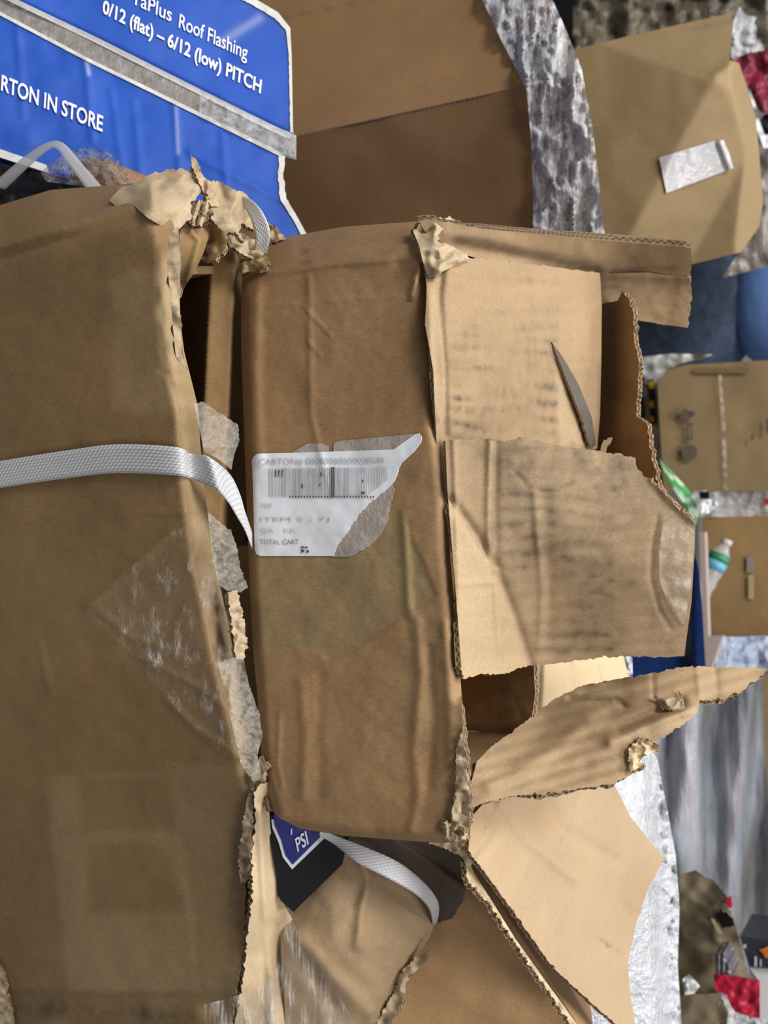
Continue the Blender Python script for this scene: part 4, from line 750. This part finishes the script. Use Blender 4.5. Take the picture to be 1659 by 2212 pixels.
text_mesh('printed_text', '0/12 (flat) – 6/12 (low) PITCH', (221, 27), dirv(27), (4, -40), bdu, M['white_ink'], bl, .022, .002, 384)
text_mesh('printed_text', 'RTON IN STORE', (2, 194), dirv(22.3), (3, -47), bdl, M['white_ink'], bl, .018, .0025, 237)
text_mesh('printed_text', 'CA', (-37, 178), dirv(22.3), (3, -47), bdl, M['white_ink'], bl, .018, .0025, 36)
# objects in the dark gap
o = sheet('black_bag', [(-90, 360), (0, 352), (80, 372), (180, 392), (300, 400), (300, 470), (-90, 520)], tps([(-90, 360, .90), (300, 400, .88), (-90, 520, .86), (300, 470, .86)]), M['black'], None, 0, 8, fdisp(3, .006, 60), ext=(0, .05, -.25))
tag(o, 'black plastic shape in the dark gap below the blue carton', 'bag')
ro = thing('cardboard_roll', 'orange-brown roll end wrapped in sparkling clear film before the blue carton', 'roll', P(215, 400, .89))
import bmesh as _bm
c = P(190, 408, .885); V = []; F = []
for k, yy in enumerate((0, .012, .20)):
    for i in range(40):
        a = 2 * math.pi * i / 40; r = (.029 if k else .027); V.append(c + np.array([r * math.cos(a) * 1.0, yy, r * math.sin(a)]))
for k in (0, 1):
    for i in range(40): j = (i + 1) % 40; F.append((k * 40 + i, k * 40 + j, (k + 1) * 40 + j, (k + 1) * 40 + i))
F.append(tuple(range(39, -1, -1))); F.append(tuple(range(80, 120)))
link('core', V, F, [plain('orange_board', (.30, .15, .05, 1), .6, var=.2)], None, ro)
sheet('film_wrap', [(88, 372), (110, 352), (150, 326), (190, 318), (230, 326), (262, 352), (290, 385), (292, 402), (200, 405), (98, 392)], tps([(88, 372, .855), (190, 318, .875), (290, 385, .86), (200, 405, .84)]), film('sparkling_film', .3, .75, (40, 40, 1), .4, .62, (.62, .58, .54, 1), 1.2, .08), ro, 0, 5, fdisp(3, .006, 30))
for q, (a, b, lb) in enumerate((((130, 398), (158, 410), 'tan'), ((250, 372), (268, 398), 'white'))):
    pass

# ================================================================== large brown carton behind (two faces), with film over its rim
bk = thing('large_carton', 'tall dark brown carton behind the torn carton, its corner edge slanting across', 'carton', (-.6, 1.5, 0.14))
kc = np.array([-.481, 1.074]); kl = np.array([-.90, .43]) / np.linalg.norm([.9, .43]); kr = np.array([.75, .66]) / np.linalg.norm([.75, .66])
def prism(name, base, z0, z1, mat, parent, n=10):
    V = []; F = []; m = len(base)
    for z in (z0, z1):
        for b in base: V.append((b[0], b[1], z))
    for i in range(m): j = (i + 1) % m; F.append((i, j, m + j, m + i))
    F.append(tuple(range(m - 1, -1, -1))); F.append(tuple(range(m, 2 * m)))
    return link(name, np.array(V), F, [mat], None, parent, smooth=False)
nl = np.array([-kl[1], kl[0], 0]); nl = nl if nl[1] < 0 else -nl
nr = np.array([kr[1], -kr[0], 0])
pl_, pr_ = plane((kc[0], kc[1], 1), nl), plane((kc[0], kc[1], 1), nr)
bface = lambda x, y: np.maximum(pl_(x, y), pr_(x, y))
sheet('side_panel', [(300, -200), (1150, -200), (1175, -60), (1192, 0), (1218, 62), (1250, 165), (1255, 158), (630, 296), (-300, 505), (-500, 300), (-200, -150)], pl_, M['back_brown'], bk, .006, 12, lambda x, y: .002 * fbm(x, y, 200, 3, 3) - .004 * lm(x, y, [(500, 66), (610, 40), (800, -2), (1000, -50)], 5), lambda x, y: (.5 * lm(x, y, [(500, 66), (610, 40), (800, -2), (1000, -50)], 3), None, None))
sheet('side_panel', [(-300, 505), (630, 296), (1253, 158), (1272, 270), (1288, 400), (1302, 505), (1310, 640), (1330, 900), (400, 960)], pr_, M['back_brown'], bk, .006, 12, lambda x, y: .002 * fbm(x, y, 200, 3, 6), None, M['back_brown'])
prism('back_panel', [kc + kr * .75 + kl * .02, kc + kr * .75 + kl * .7, kc + kr * .76 + kl * .7, kc + kr * .76 + kl * .02], .14, .80, M['back_brown'], bk)
o = sheet('stretch_film', [(1025, -100), (1042, 0), (1082, 85), (1118, 155), (1138, 195), (1147, 300), (1152, 420), (1152, 560), (1312, 560), (1307, 505), (1295, 400), (1279, 270), (1257, 150), (1221, 60), (1194, 0), (1186, -100)], lambda x, y: np.minimum(bface(x, y), 1.45), M['film'], None, 0, 6, lambda x, y: .011 * crumple(x, y * .3, 36, 5) + .006 * crumple(x, y * .5, 14, 3) + .008, off=.01)
tag(o, 'glossy crinkled stretch film over the rim of the tall brown carton', 'film')

# ================================================================== carton at upper right with a pouch
uc = thing('tan_carton', 'tan carton at the upper right with a clear label pouch', 'carton', (-.56, 1.5, .14))
ucd = plane((-.55, 1.44, 1), (.10, -.995, 0))
def ucdisp(x, y):
    ln = (x - 1545) * 345 + (y - 165) * 185      # right of a fold bent in to imitate a slanting cast shadow
    t = np.clip(ln / math.hypot(345, 185), 0, 1e9)
    s = -.00045 * np.clip(t, 0, 140) * ss(140, 190, y)
    t2 = np.clip(((165 - y) * 1.0 + (x - 1500) * .35), 0, 200)
    s = s - .00035 * t2
    t3 = np.clip((x - np.interp(y, [30, 165, 330, 520], [1590, 1575, 1612, 1590])), 0, 80)
    s = s - .0012 * t3 + .004 * lm(x, y, [(1545, 165), (1590, 130)], 10) + .002 * fbm(x, y, 120, 3, 4)
    return s
sheet('body', [(1100, 130), (1225, 110), (1350, 80), (1480, 50), (1578, 28), (1584, 50), (1576, 130), (1596, 136), (1612, 180), (1632, 250), (1640, 330), (1648, 440), (1640, 490), (1600, 545), (1490, 572), (1250, 600), (1100, 620)], ucd, M['right'], uc, 0, 8, ucdisp, lambda x, y: (.4 * lm(x, y, [(1480, 66), (1575, 48)], 4) + .12 * lm(x, y, [(1380, 500), (1590, 480)], 8), .8 * pm(x, y, [(1545, 165), (1588, 132), (1578, 170), (1592, 250)], 8), None), ext=.25)  # bright triangle by the fold is a highlight painted in paler board colour
pz = sheet('label_pouch', [(1424, 340), (1545, 304), (1563, 303), (1575, 330), (1584, 363), (1566, 370), (1440, 417)], lambda x, y: ucd(x, y) - ucdisp(x, y), plain('pouch_film', (.50, .50, .52, 1), .18, bump=.35, bscale=25, var=.08), uc, .0008, 6, lambda x, y: .008 * lm(x, y, [(1556, 306), (1578, 364)], 7), None, M['label'], off=.004, label='clear grey label pouch with a shiny folded end')

# ================================================================== background right: loads, person, cartons
def slab(name, poly, d, mat, label=None, cat=None, parent=None, ext=.22, disp=None, step=10, marks=None, group=None):
    f = d if callable(d) else (lambda x, y: plane(P(poly[0][0], poly[0][1], d), (0, -1, 0))(x, y))
    o = sheet(name, poly, f, mat, parent, 0, step, disp, marks, mat, mat, ext)
    if label: tag(o, label, cat, group)
    return o
olive = wrapped('olive_wrapped', [(.03, .03, .028, 1), (.12, .10, .075, 1), (.20, .17, .12, 1), (.30, .28, .25, 1)], (22, 5, 1))
slab('wrapped_load', [(1100, -120), (1700, -120), (1700, 120), (1600, 140), (1240, 130), (1100, 140)], 2.3, olive, 'olive and grey film-wrapped pallet load at the top right edge', 'pallet load', disp=fdisp(4, .02, 60))
slab('dark_crate', [(1130, -120), (1236, -120), (1238, 60), (1232, 115), (1130, 130)], 2.15, M['black'], 'black gap-side crate between the film and the wrapped load', 'crate')
o = sheet('stretch_film', [(1560, -60), (1600, 0), (1580, 60), (1580, 125), (1600, 145), (1690, 110), (1690, -60)], tps([(1560, -60, 2.1), (1690, -60, 2.1), (1600, 145, 2.0), (1690, 110, 2.0)]), M['film_milky'], None, 0, 7, fdisp(3, .02, 50)); tag(o, 'white crumpled film behind the corner of the tan carton', 'film')
redw = wrapped('red_wrapped', [(.10, .005, .015, 1), (.28, .015, .05, 1), (.5, .12, .18, 1)], (30, 6, 1))
slab('red_bundle', [(1580, 140), (1600, 120), (1640, 110), (1720, 105), (1720, 250), (1660, 250), (1640, 240), (1615, 190)], 1.95, redw, 'crimson bundle wrapped in clear film at the upper right edge', 'bundle', disp=fdisp(6, .015, 40))
slab('black_bag', [(1640, 262), (1650, 248), (1720, 240), (1720, 292), (1650, 290)], 1.9, M['black'], 'small black bag under the crimson bundle', 'bag', disp=fdisp(6, .01, 30))
o = sheet('stretch_film', [(1618, 190), (1632, 225), (1640, 260), (1652, 292), (1720, 285), (1720, 320), (1650, 320), (1628, 260)], tps([(1618, 190, 1.88), (1720, 285, 1.88), (1650, 320, 1.86)]), M['film_milky'], None, 0, 6, fdisp(5, .01, 30)); tag(o, 'white film edging below the crimson bundle', 'film')
slab('wrapped_load', [(1630, 300), (1720, 290), (1720, 560), (1560, 600), (1600, 540), (1645, 470)], 2.0, wrapped('grey_wrapped', [(.20, .17, .14, 1), (.34, .31, .28, 1), (.42, .40, .38, 1)], (10, 5, 1)), 'pale grey wrapped load beside the tan carton, at the right edge', 'pallet load', disp=fdisp(8, .01, 60))

# ---- person seen from the waist, standing between the loads
def skin_mesh(name, joints, edges, mat, parent, sub=2):
    me = bpy.data.meshes.new(name); org = np.zeros(3)
    q = parent
    while q is not None: org = org + np.array(q.location); q = q.parent
    me.from_pydata([tuple(np.array(j[:3]) - org) for j in joints], edges, [])
    o = bpy.data.objects.new('draft', me); COL.objects.link(o)
    md = o.modifiers.new('s', 'SKIN'); md.use_smooth_shade = True
    sv = me.skin_vertices[0].data
    for i, j in enumerate(joints): sv[i].radius = (j[3], j[4] if len(j) > 4 else j[3])
    sv[0].use_root = True
    s2 = o.modifiers.new('d', 'SUBSURF'); s2.levels = sub; s2.render_levels = sub
    dg = bpy.context.evaluated_depsgraph_get(); m2 = bpy.data.meshes.new_from_object(o.evaluated_get(dg)); bpy.data.objects.remove(o)
    m2.name = name; m2.materials.clear(); m2.materials.append(mat)
    r = bpy.data.objects.new(name, m2); COL.objects.link(r)
    if parent is not None: r.parent = parent
    return r
px0, py0 = -.50, 2.58
ps = thing('person', 'person in dark blue jeans and light blue shirt standing behind the cartons', 'person', (px0, py0, 0))
SK = plain('skin', (.42, .24, .16, 1), .55); HAIR = plain('dark_hair', (.03, .022, .018, 1), .6)
JN = plain('denim', (.050, .075, .125, 1), .8, bump=.5, bscale=35, var=.35); SH = plain('blue_shirt', (.13, .25, .58, 1), .7, bump=.35, bscale=14, var=.12)
J = [(px0, py0, .95, .085, .08), (px0, py0, 1.2, .09, .08), (px0, py0, 1.40, .10, .08), (px0, py0, 1.50, .055), (px0, py0 - .01, 1.58, .055), (px0, py0 - .02, 1.66, .085, .095), (px0, py0 - .02, 1.73, .07, .08)]
E = [(i, i + 1) for i in range(6)]
def limb(pts, start):
    global J, E
    p = start
    for q in pts: J.append(q); E.append((p, len(J) - 1)); p = len(J) - 1
    return p
for s in (-1, 1):
    limb([(px0 + s * .085, py0 + .01 * s, .88, .07), (px0 + s * .09, py0 + .03 * s, .50, .05), (px0 + s * .09, py0 + .04 * s, .10, .04), (px0 + s * .10, py0 + .04 * s + .12, .045, .04)], 0)
    h = limb([(px0 + s * .16, py0, 1.41, .050), (px0 + s * .20, py0 - .02, 1.20, .042), (px0 + s * .12, py0 + .22, 1.24, .03), (px0 + s * .10, py0 + .29, 1.25, .032)], 2)
    for k in range(4): limb([(px0 + s * (.075 + .014 * k), py0 + .35, 1.26 - .004 * k, .010), (px0 + s * (.075 + .014 * k), py0 + .385, 1.25, .008)], h)
    limb([(px0 + s * .06, py0 + .31, 1.27, .010), (px0 + s * .05, py0 + .335, 1.28, .009)], h)
body = skin_mesh('body', J, E, SK, ps)
jeans = skin_mesh('jeans', [(px0, py0, .95, .165, .15), (px0, py0, 1.07, .155, .14), (px0 - .085, py0 - .01, .82, .12), (px0 - .09, py0 - .03, .5, .09), (px0 - .09, py0 - .04, .08, .075), (px0 + .085, py0 + .01, .82, .12), (px0 + .09, py0 + .03, .5, .09), (px0 + .09, py0 + .04, .08, .075)], [(0, 1), (0, 2), (2, 3), (3, 4), (0, 5), (5, 6), (6, 7)], JN, ps)
shirt = skin_mesh('shirt', [(px0, py0, .975, .19, .172), (px0, py0, 1.2, .175, .155), (px0, py0, 1.42, .17, .14), (px0 - .17, py0, 1.41, .085), (px0 - .205, py0 - .01, 1.20, .075), (px0 - .125, py0 + .20, 1.24, .055), (px0 + .17, py0, 1.41, .085), (px0 + .205, py0 - .01, 1.20, .075), (px0 + .125, py0 + .20, 1.24, .055), (px0, py0, 1.48, .075)], [(0, 1), (1, 2), (2, 3), (3, 4), (4, 5), (2, 6), (6, 7), (7, 8), (2, 9)], SH, ps)
skin_mesh('hair', [(px0, py0 + .012, 1.70, .088, .10), (px0, py0 + .01, 1.75, .075, .085)], [(0, 1)], HAIR, ps)
skin_mesh('shoe', [(px0 - .10, py0, .04, .045), (px0 - .10, py0 + .20, .035, .04)], [(0, 1)], M['black'], ps); skin_mesh('shoe', [(px0 + .10, py0 + .06, .04, .045), (px0 + .10, py0 + .24, .035, .04)], [(0, 1)], M['black'], ps)

# ---- cartons and small things at the right edge
def bcar(label, poly, d, ext=.3, mat=None, name='cardboard_carton'):
    r = thing(name, label, 'carton', P(poly[0][0], poly[0][1], d))
    f = plane(P(poly[0][0], poly[0][1], d), (0, -1, 0))
    sheet('body', poly, f, mat or M['right'], r, 0, 12, lambda x, y: .003 * fbm(x, y, 120, 3, 6), None, ext=ext)
    return r, f
g1, gf = bcar('tan carton with two round printed symbols at the right edge', [(1420, 828), (1440, 800), (1480, 788), (1720, 775), (1720, 1058), (1434, 1062)], 1.9)
ink = plain('printed_grey_ink', (.12, .10, .075, 1), .7)
def disc(name, cx, cy, r, f, mat, parent, ring=False):
    V = []; 
    px = np.array([cx + r * math.cos(2 * math.pi * k / 24) for k in range(24)]); py = np.array([cy + r * math.sin(2 * math.pi * k / 24) for k in range(24)])
    V = CAM + (f(px, py) - .012)[:, None] * rays(px, py); return link(name, V, [tuple(range(23, -1, -1))], [mat], None, parent, smooth=False)
disc('printed_symbol', 1481, 896, 12, gf, ink, g1); disc('printed_symbol', 1495, 894, 7, gf, ink, g1); disc('printed_symbol', 1489, 977, 17, gf, ink, g1)
quads_mesh('printed_symbol', [(1478, 914, 1496, 918), (1478, 945, 1496, 949), (1484, 914, 1488, 950), (1492, 914, 1495, 950)], gf, ink, g1, .010)
quads_mesh('printed_symbol', [(1622, 938, 1628, 952)], gf, ink, g1, .010); quads_mesh('printed_symbol', [(1654, 905, 1662, 935)], gf, ink, g1, .010)
sheet('sealing_tape', [(1552, 812), (1558, 808), (1566, 900), (1572, 1060), (1563, 1060), (1558, 900)], gf, M['haze'], g1, 0, 5, fdisp(4, .003, 20), off=.006)
quads_mesh('fold_slot', [(1500, 797, 1618, 806)], gf, plain('dark_slot_board', (.19, .13, .065, 1), .8), g1, .006)  # darker board tone along the slot
g2, g2f = bcar('orange-tan carton below the symbol carton, with a small grey print', [(1515, 1118), (1720, 1112), (1720, 1374), (1530, 1376), (1522, 1250)], 1.85, mat=card('orange_tan_board', (.32, .20, .085, 1)))
quads_mesh('printed_mark', [(1613, 1202, 1630, 1236)], g2f, plain('pale_grey_ink', (.25, .23, .2, 1), .6), g2, .006); quads_mesh('printed_mark', [(1617, 1242, 1629, 1294)], g2f, plain('pale_tan_ink', (.42, .32, .17, 1), .6), g2, .006)
o = sheet('stretch_film', [(1495, 1060), (1720, 1052), (1720, 1118), (1500, 1116)], tps([(1495, 1060, 1.86), (1720, 1052, 1.86), (1500, 1116, 1.84)]), film('grey_film', .5, .9, (8, 30, 1), .35, .65, (.52, .49, .48, 1), .6, .12), None, 0, 7, fdisp(4, .01, 40)); tag(o, 'grey stretch film between the two tan cartons at the right edge', 'film')
slab('small_black_tag', [(1511, 1062), (1530, 1062), (1530, 1077), (1512, 1078)], 1.80, M['black'], 'tiny black square tag on the grey film', 'tag', ext=(0, .01, 0), step=6)
slab('red_tag', [(1648, 1078), (1700, 1074), (1700, 1090), (1652, 1090)], 1.80, plain('red_print', (.4, .02, .02, 1), .5), 'tiny red tag on the grey film at the right edge', 'tag', ext=(0, .01, 0), step=6)
o = sheet('shiny_wrap', [(1515, 1085), (1530, 1078), (1548, 1080), (1552, 1090), (1530, 1110), (1515, 1108)], tps([(1515, 1085, 1.80), (1552, 1090, 1.80), (1515, 1108, 1.80)]), M['film_milky'], None, 0, 4, fdisp(4, .006, 14)); tag(o, 'small glinting knot of film between the two tan cartons', 'film')
# white wrapped column with hazard stripe
wc = thing('white_load', 'white plastic-covered load beside the symbol carton, with a black and yellow stripe', 'pallet load', P(1400, 900, 2.1))
wf = plane(P(1400, 900, 2.05), (0, -1, 0))
sheet('cover', [(1360, 790), (1380, 772), (1450, 764), (1540, 766), (1470, 785), (1440, 800), (1420, 830), (1428, 960), (1440, 1070), (1360, 1130), (1340, 960)], wf, plain('white_plastic', (.55, .57, .56, 1), .3, bump=.3, bscale=14, var=.12), wc, 0, 7, fdisp(6, .01, 50), ext=.12)
sheet('hazard_stripe', [(1398, 822), (1412, 818), (1420, 915), (1406, 918)], wf, plain('black_paint', (.015, .015, .016, 1), .5), wc, .001, 5, off=.016)
for a in (826, 868, 902):
    sheet('hazard_stripe', [(1400, a), (1411, a - 4), (1414, a + 12 if a < 890 else a + 8), (1405, a + 14 if a < 890 else a + 10)], wf, plain('yellow_paint', (.75, .42, .02, 1), .5), wc, .001, 4, off=.019)
sheet('dark_stripe', [(1381, 808), (1389, 808), (1393, 830), (1391, 862), (1395, 908), (1382, 908)], wf, plain('slate_plastic', (.05, .06, .07, 1), .4), wc, .001, 5, off=.016)
# green and white ribbon
rb = ribbon('green_ribbon', [(1424, 990, 1.85), (1450, 1018, 1.84), (1482, 1052, 1.83), (1500, 1078, 1.83), (1508, 1110, 1.83), (1503, 1136, 1.85)], [(1426, 1000, 1.85), (1440, 1032, 1.84), (1466, 1075, 1.83), (1482, 1095, 1.83), (1490, 1120, 1.83), (1494, 1140, 1.85)], None or plain('green_white_print', (.20, .60, .24, 1), .4), n=8)
m, nt, b = newmat('green_white_checks'); uvn = N(nt, 'ShaderNodeTexCoord'); nz = noise(nt, uvn.outputs['UV'], 1, 1, (30, 1.6, 1)); nt.links.new(ramp(nt, nz, .44, .56, (.06, .36, .10, 1), (.62, .80, .62, 1)), b.inputs['Base Color']); rb.data.materials.clear(); rb.data.materials.append(m)
tag(rb, 'green and white checked ribbon hanging by the dirty front flap', 'ribbon')
# water bottle lying against the orange-tan carton
def lathe(name, axis0, axis1, prof, mat, parent, n=20):
    a = np.array(axis0); bq = np.array(axis1); L = bq - a; u = L / np.linalg.norm(L); v = np.cross(u, [0, 0, 1.0]); v /= np.linalg.norm(v); ww = np.cross(u, v)
    V = []; F = []
    for t, r in prof:
        for i in range(n): g = 2 * math.pi * i / n; V.append(a + L * t + r * (v * math.cos(g) + ww * math.sin(g)))
    for k in range(len(prof) - 1):
        for i in range(n): j = (i + 1) % n; F.append((k * n + i, k * n + j, (k + 1) * n + j, (k + 1) * n + i))
    F.append(tuple(range(n - 1, -1, -1))); F.append(tuple(range((len(prof) - 1) * n, len(prof) * n)))
    return link(name, V, F, [mat], None, parent)
b0, b1 = P(1508, 1296, 1.76), P(1572, 1166, 1.76); Lb = np.linalg.norm(b1 - b0)
bt = thing('water_bottle', 'crumpled clear water bottle with a blue and green label at the right', 'bottle', b0)
clr = film('clear_bottle_plastic', .22, .7, (60, 60, 1), .42, .62, (.70, .70, .72, 1), 1.0, .06)
lathe('body', b0, b1, [(0, .010), (.03, .014), (.12, .0165), (.18, .015), (.28, .017), (.36, .0155), (.46, .018), (.70, .018), (.78, .016), (.85, .011), (.92, .008)], clr, bt)
lathe('cap', b0 + (b1 - b0) * .92, b1, [(0, .009), (.1, .0095), (.9, .0095), (1, .009)], plain('white_cap', (.55, .5, .47, 1), .4), bt)
lathe('bottle_label', b0 + (b1 - b0) * .50, b0 + (b1 - b0) * .64, [(0, .0186), (1, .0186)], plain('blue_label', (.12, .38, .52, 1), .35), bt)
lathe('bottle_label', b0 + (b1 - b0) * .63, b0 + (b1 - b0) * .76, [(0, .0186), (1, .0182)], plain('green_label', (.03, .22, .10, 1), .35), bt)
# dark blue crate
navyb = plain('blue_plastic', (.010, .035, .16, 1), .4, bump=.1, var=.2)
slab('blue_crate', [(1340, 1418), (1480, 1418), (1490, 1250), (1500, 1195), (1510, 1230), (1518, 1330), (1524, 1440), (1520, 1500), (1340, 1500)], 1.45, navyb, 'dark blue plastic crate seen past the dirty front flap', 'crate', disp=lambda x, y: .02 * ss(1480, 1500, x))
slab('pale_board', [(1510, 1150), (1522, 1150), (1530, 1376), (1560, 1374), (1534, 1450), (1524, 1450), (1518, 1330)], 1.60, plain('pinkish_board', (.40, .32, .28, 1), .6), 'narrow pale pinkish board standing beside the blue crate', 'board', ext=(0, .02, 0), step=6)
o = sheet('stretch_film', [(1335, 1430), (1355, 1415), (1366, 1420), (1368, 1480), (1345, 1490)], tps([(1335, 1430, 1.0), (1366, 1420, 1.0), (1345, 1490, 1.0)]), M['film_milky'], None, 0, 5, fdisp(4, .004, 20)); tag(o, 'bluish film strip at the end of the pale inner flap', 'film')
# film-wrapped grey load
gw = wrapped('grey_film_wrapped', [(.12, .12, .12, 1), (.22, .22, .22, 1), (.30, .33, .39, 1), (.46, .43, .47, 1), (.80, .82, .88, 1)], (15, 2.2, 1), .16, .6)
slab('wrapped_load', [(1340, 1600), (1390, 1520), (1540, 1375), (1720, 1372), (1720, 2300), (1440, 2300), (1440, 1800)], tps([(1340, 1600, 1.75), (1720, 1372, 1.75), (1720, 2300, 1.95), (1440, 2300, 1.9), (1440, 1800, 1.75)]), gw, 'grey load under vertical streaks of stretch film at the right edge', 'pallet load', disp=lambda x, y: .02 * np.sin(x * .06 + .004 * y) + .01 * fbm(x, y * .2, 30, 3, 4))
o = sheet('stretch_film', [(1540, 1376), (1720, 1374), (1720, 1450), (1600, 1448), (1530, 1450)], tps([(1540, 1376, 1.70), (1720, 1374, 1.70), (1530, 1450, 1.68)]), film('blue_grey_film', .5, .95, (36, 3, 1), .3, .65, (.42, .50, .68, 1), .7, .1), None, 0, 7, fdisp(14, .008, 40)); tag(o, 'bluish streaked film below the orange-tan carton', 'film')
slab('tan_board', [(1648, 1460), (1720, 1455), (1720, 1830), (1660, 1740), (1650, 1600)], 1.66, M['right'], 'tan board at the right edge beside the streaked grey load', 'board', ext=(0, .02, 0))
# ripped carton in the lower right corner
rp = thing('ripped_carton', 'ripped dull-brown carton with a black hole at the lower right corner', 'carton', P(1540, 2060, 1.62))
rpd = tps([(1470, 1890, 1.55), (1620, 2120, 1.55), (1470, 2290, 1.62), (1560, 1960, 1.52)])
rpm = card('dull_brown_board', (.20, .16, .10, 1), (.30, .25, .17, 1))
sheet('body', [(1468, 1890), (1500, 1880, 3), (1545, 1905, 4), (1565, 1930, 4), (1575, 1965, 4), (1590, 2000, 4), (1600, 2040, 3), (1612, 2090, 3), (1622, 2120), (1550, 2130), (1560, 2170), (1562, 2290), (1462, 2290)], rpd, rpm, rp, 0, 6, crm(.006, 60, 4), lambda x, y: (.55 * pm(x, y, [(1468, 1960), (1560, 1985), (1545, 2020), (1468, 2030)], 14), .6 * pm(x, y, [(1545, 1905), (1556, 1910), (1578, 1968), (1568, 1972)], 4) + .5 * pm(x, y, [(1535, 2030), (1585, 2025), (1620, 2115), (1580, 2120), (1560, 2060)], 8), .3 + 0 * x), ext=.18)
sheet('hole_shade', [(1545, 1972, 3), (1560, 1965, 3), (1585, 1985, 3), (1588, 2000, 3), (1560, 2006, 3), (1552, 1990, 3)], rpd, M['black'], rp, .002, 4, off=.014)  # black patch stands in for the shade inside the torn opening
sheet('torn_scrap', [(1535, 1985), (1542, 1986), (1560, 2018), (1553, 2020)], rpd, M['torn'], rp, .002, 4, off=.018)
slab('metal_rods', [(1545, 2062), (1562, 2060), (1582, 2108), (1546, 2108)], 1.47, plain('grey_metal', (.22, .20, .24, 1), .25, metal=.4, var=.4, bscale=40), 'dark shiny rods poking out of the ripped carton', 'rods', ext=(0, .05, 0), step=5, disp=lambda x, y: .006 * np.sin(x * .6))
redm = plain('red_tape', (.42, .012, .04, 1), .35, bump=.15, bscale=14, var=.15)
slab('red_tape', [(1541, 2106, 2), (1600, 2112), (1640, 2120), (1641, 2200), (1600, 2190), (1582, 2182), (1570, 2150), (1546, 2140)], 1.46, redm, 'red tape patch at the lower right corner', 'tape', ext=(0, .004, 0), step=6, disp=fdisp(3, .004, 30))
slab('red_tag', [(1566, 1942), (1578, 1940), (1580, 1962), (1572, 1960)], 1.50, redm, 'tiny red tab above the hole of the ripped carton', 'tag', ext=(0, .01, 0), step=5)
npk = thing('printed_pack', 'dark pack with an orange picture at the lower right edge', 'pack', P(1640, 2060, 1.56))
nf = plane(P(1640, 2060, 1.54), (0, -1, 0))
sheet('body', [(1598, 2022), (1720, 2038), (1720, 2098), (1618, 2088)], nf, plain('slate_print', (.03, .035, .05, 1), .4), npk, 0, 6, ext=(0, .1, 0))
sheet('printed_picture', [(1640, 2052, 2), (1662, 2046), (1720, 2052), (1720, 2072), (1656, 2070, 2)], nf, plain('orange_print', (.60, .17, .02, 1), .5, var=.5, bscale=120), npk, .0005, 4, off=.004)
quads_mesh('printed_text', [(1630, 2066, 1635, 2088), (1642, 2072, 1645, 2088), (1606, 2040, 1612, 2048)], nf, M['ink_pale'], npk, .004)
slab('white_sheet', [(1618, 2090), (1720, 2100), (1720, 2300), (1560, 2300), (1575, 2190), (1641, 2200), (1640, 2120)], 1.56, plain('white_sheet_plastic', (.66, .66, .68, 1), .4, bump=.2, bscale=14), 'white plastic sheet at the lower right corner, behind the red tape', 'sheet')
slab('dull_carton', [(1465, 2150), (1555, 2145), (1570, 2180), (1566, 2300), (1462, 2300)], 1.46, rpm, 'dull brown wrapped carton left of the red tape at the bottom edge', 'carton', disp=fdisp(3, .004, 50))
o = sheet('stretch_film', [(1555, 2150), (1572, 2160), (1590, 2190), (1660, 2205), (1660, 2300), (1540, 2300)], tps([(1555, 2150, 1.44), (1660, 2205, 1.44), (1540, 2300, 1.44)]), M['film'], None, 0, 6, fdisp(8, .01, 30)); tag(o, 'clear crumpled film under the red tape at the bottom edge', 'film')
o = sheet('stretch_film', [(1475, 2115), (1490, 2105), (1512, 2130), (1500, 2146), (1480, 2150)], tps([(1475, 2115, 1.44), (1512, 2130, 1.44), (1480, 2150, 1.44)]), M['film_milky'], None, 0, 5, fdisp(8, .008, 16)); tag(o, 'small bright wisp of film left of the red tape', 'film')
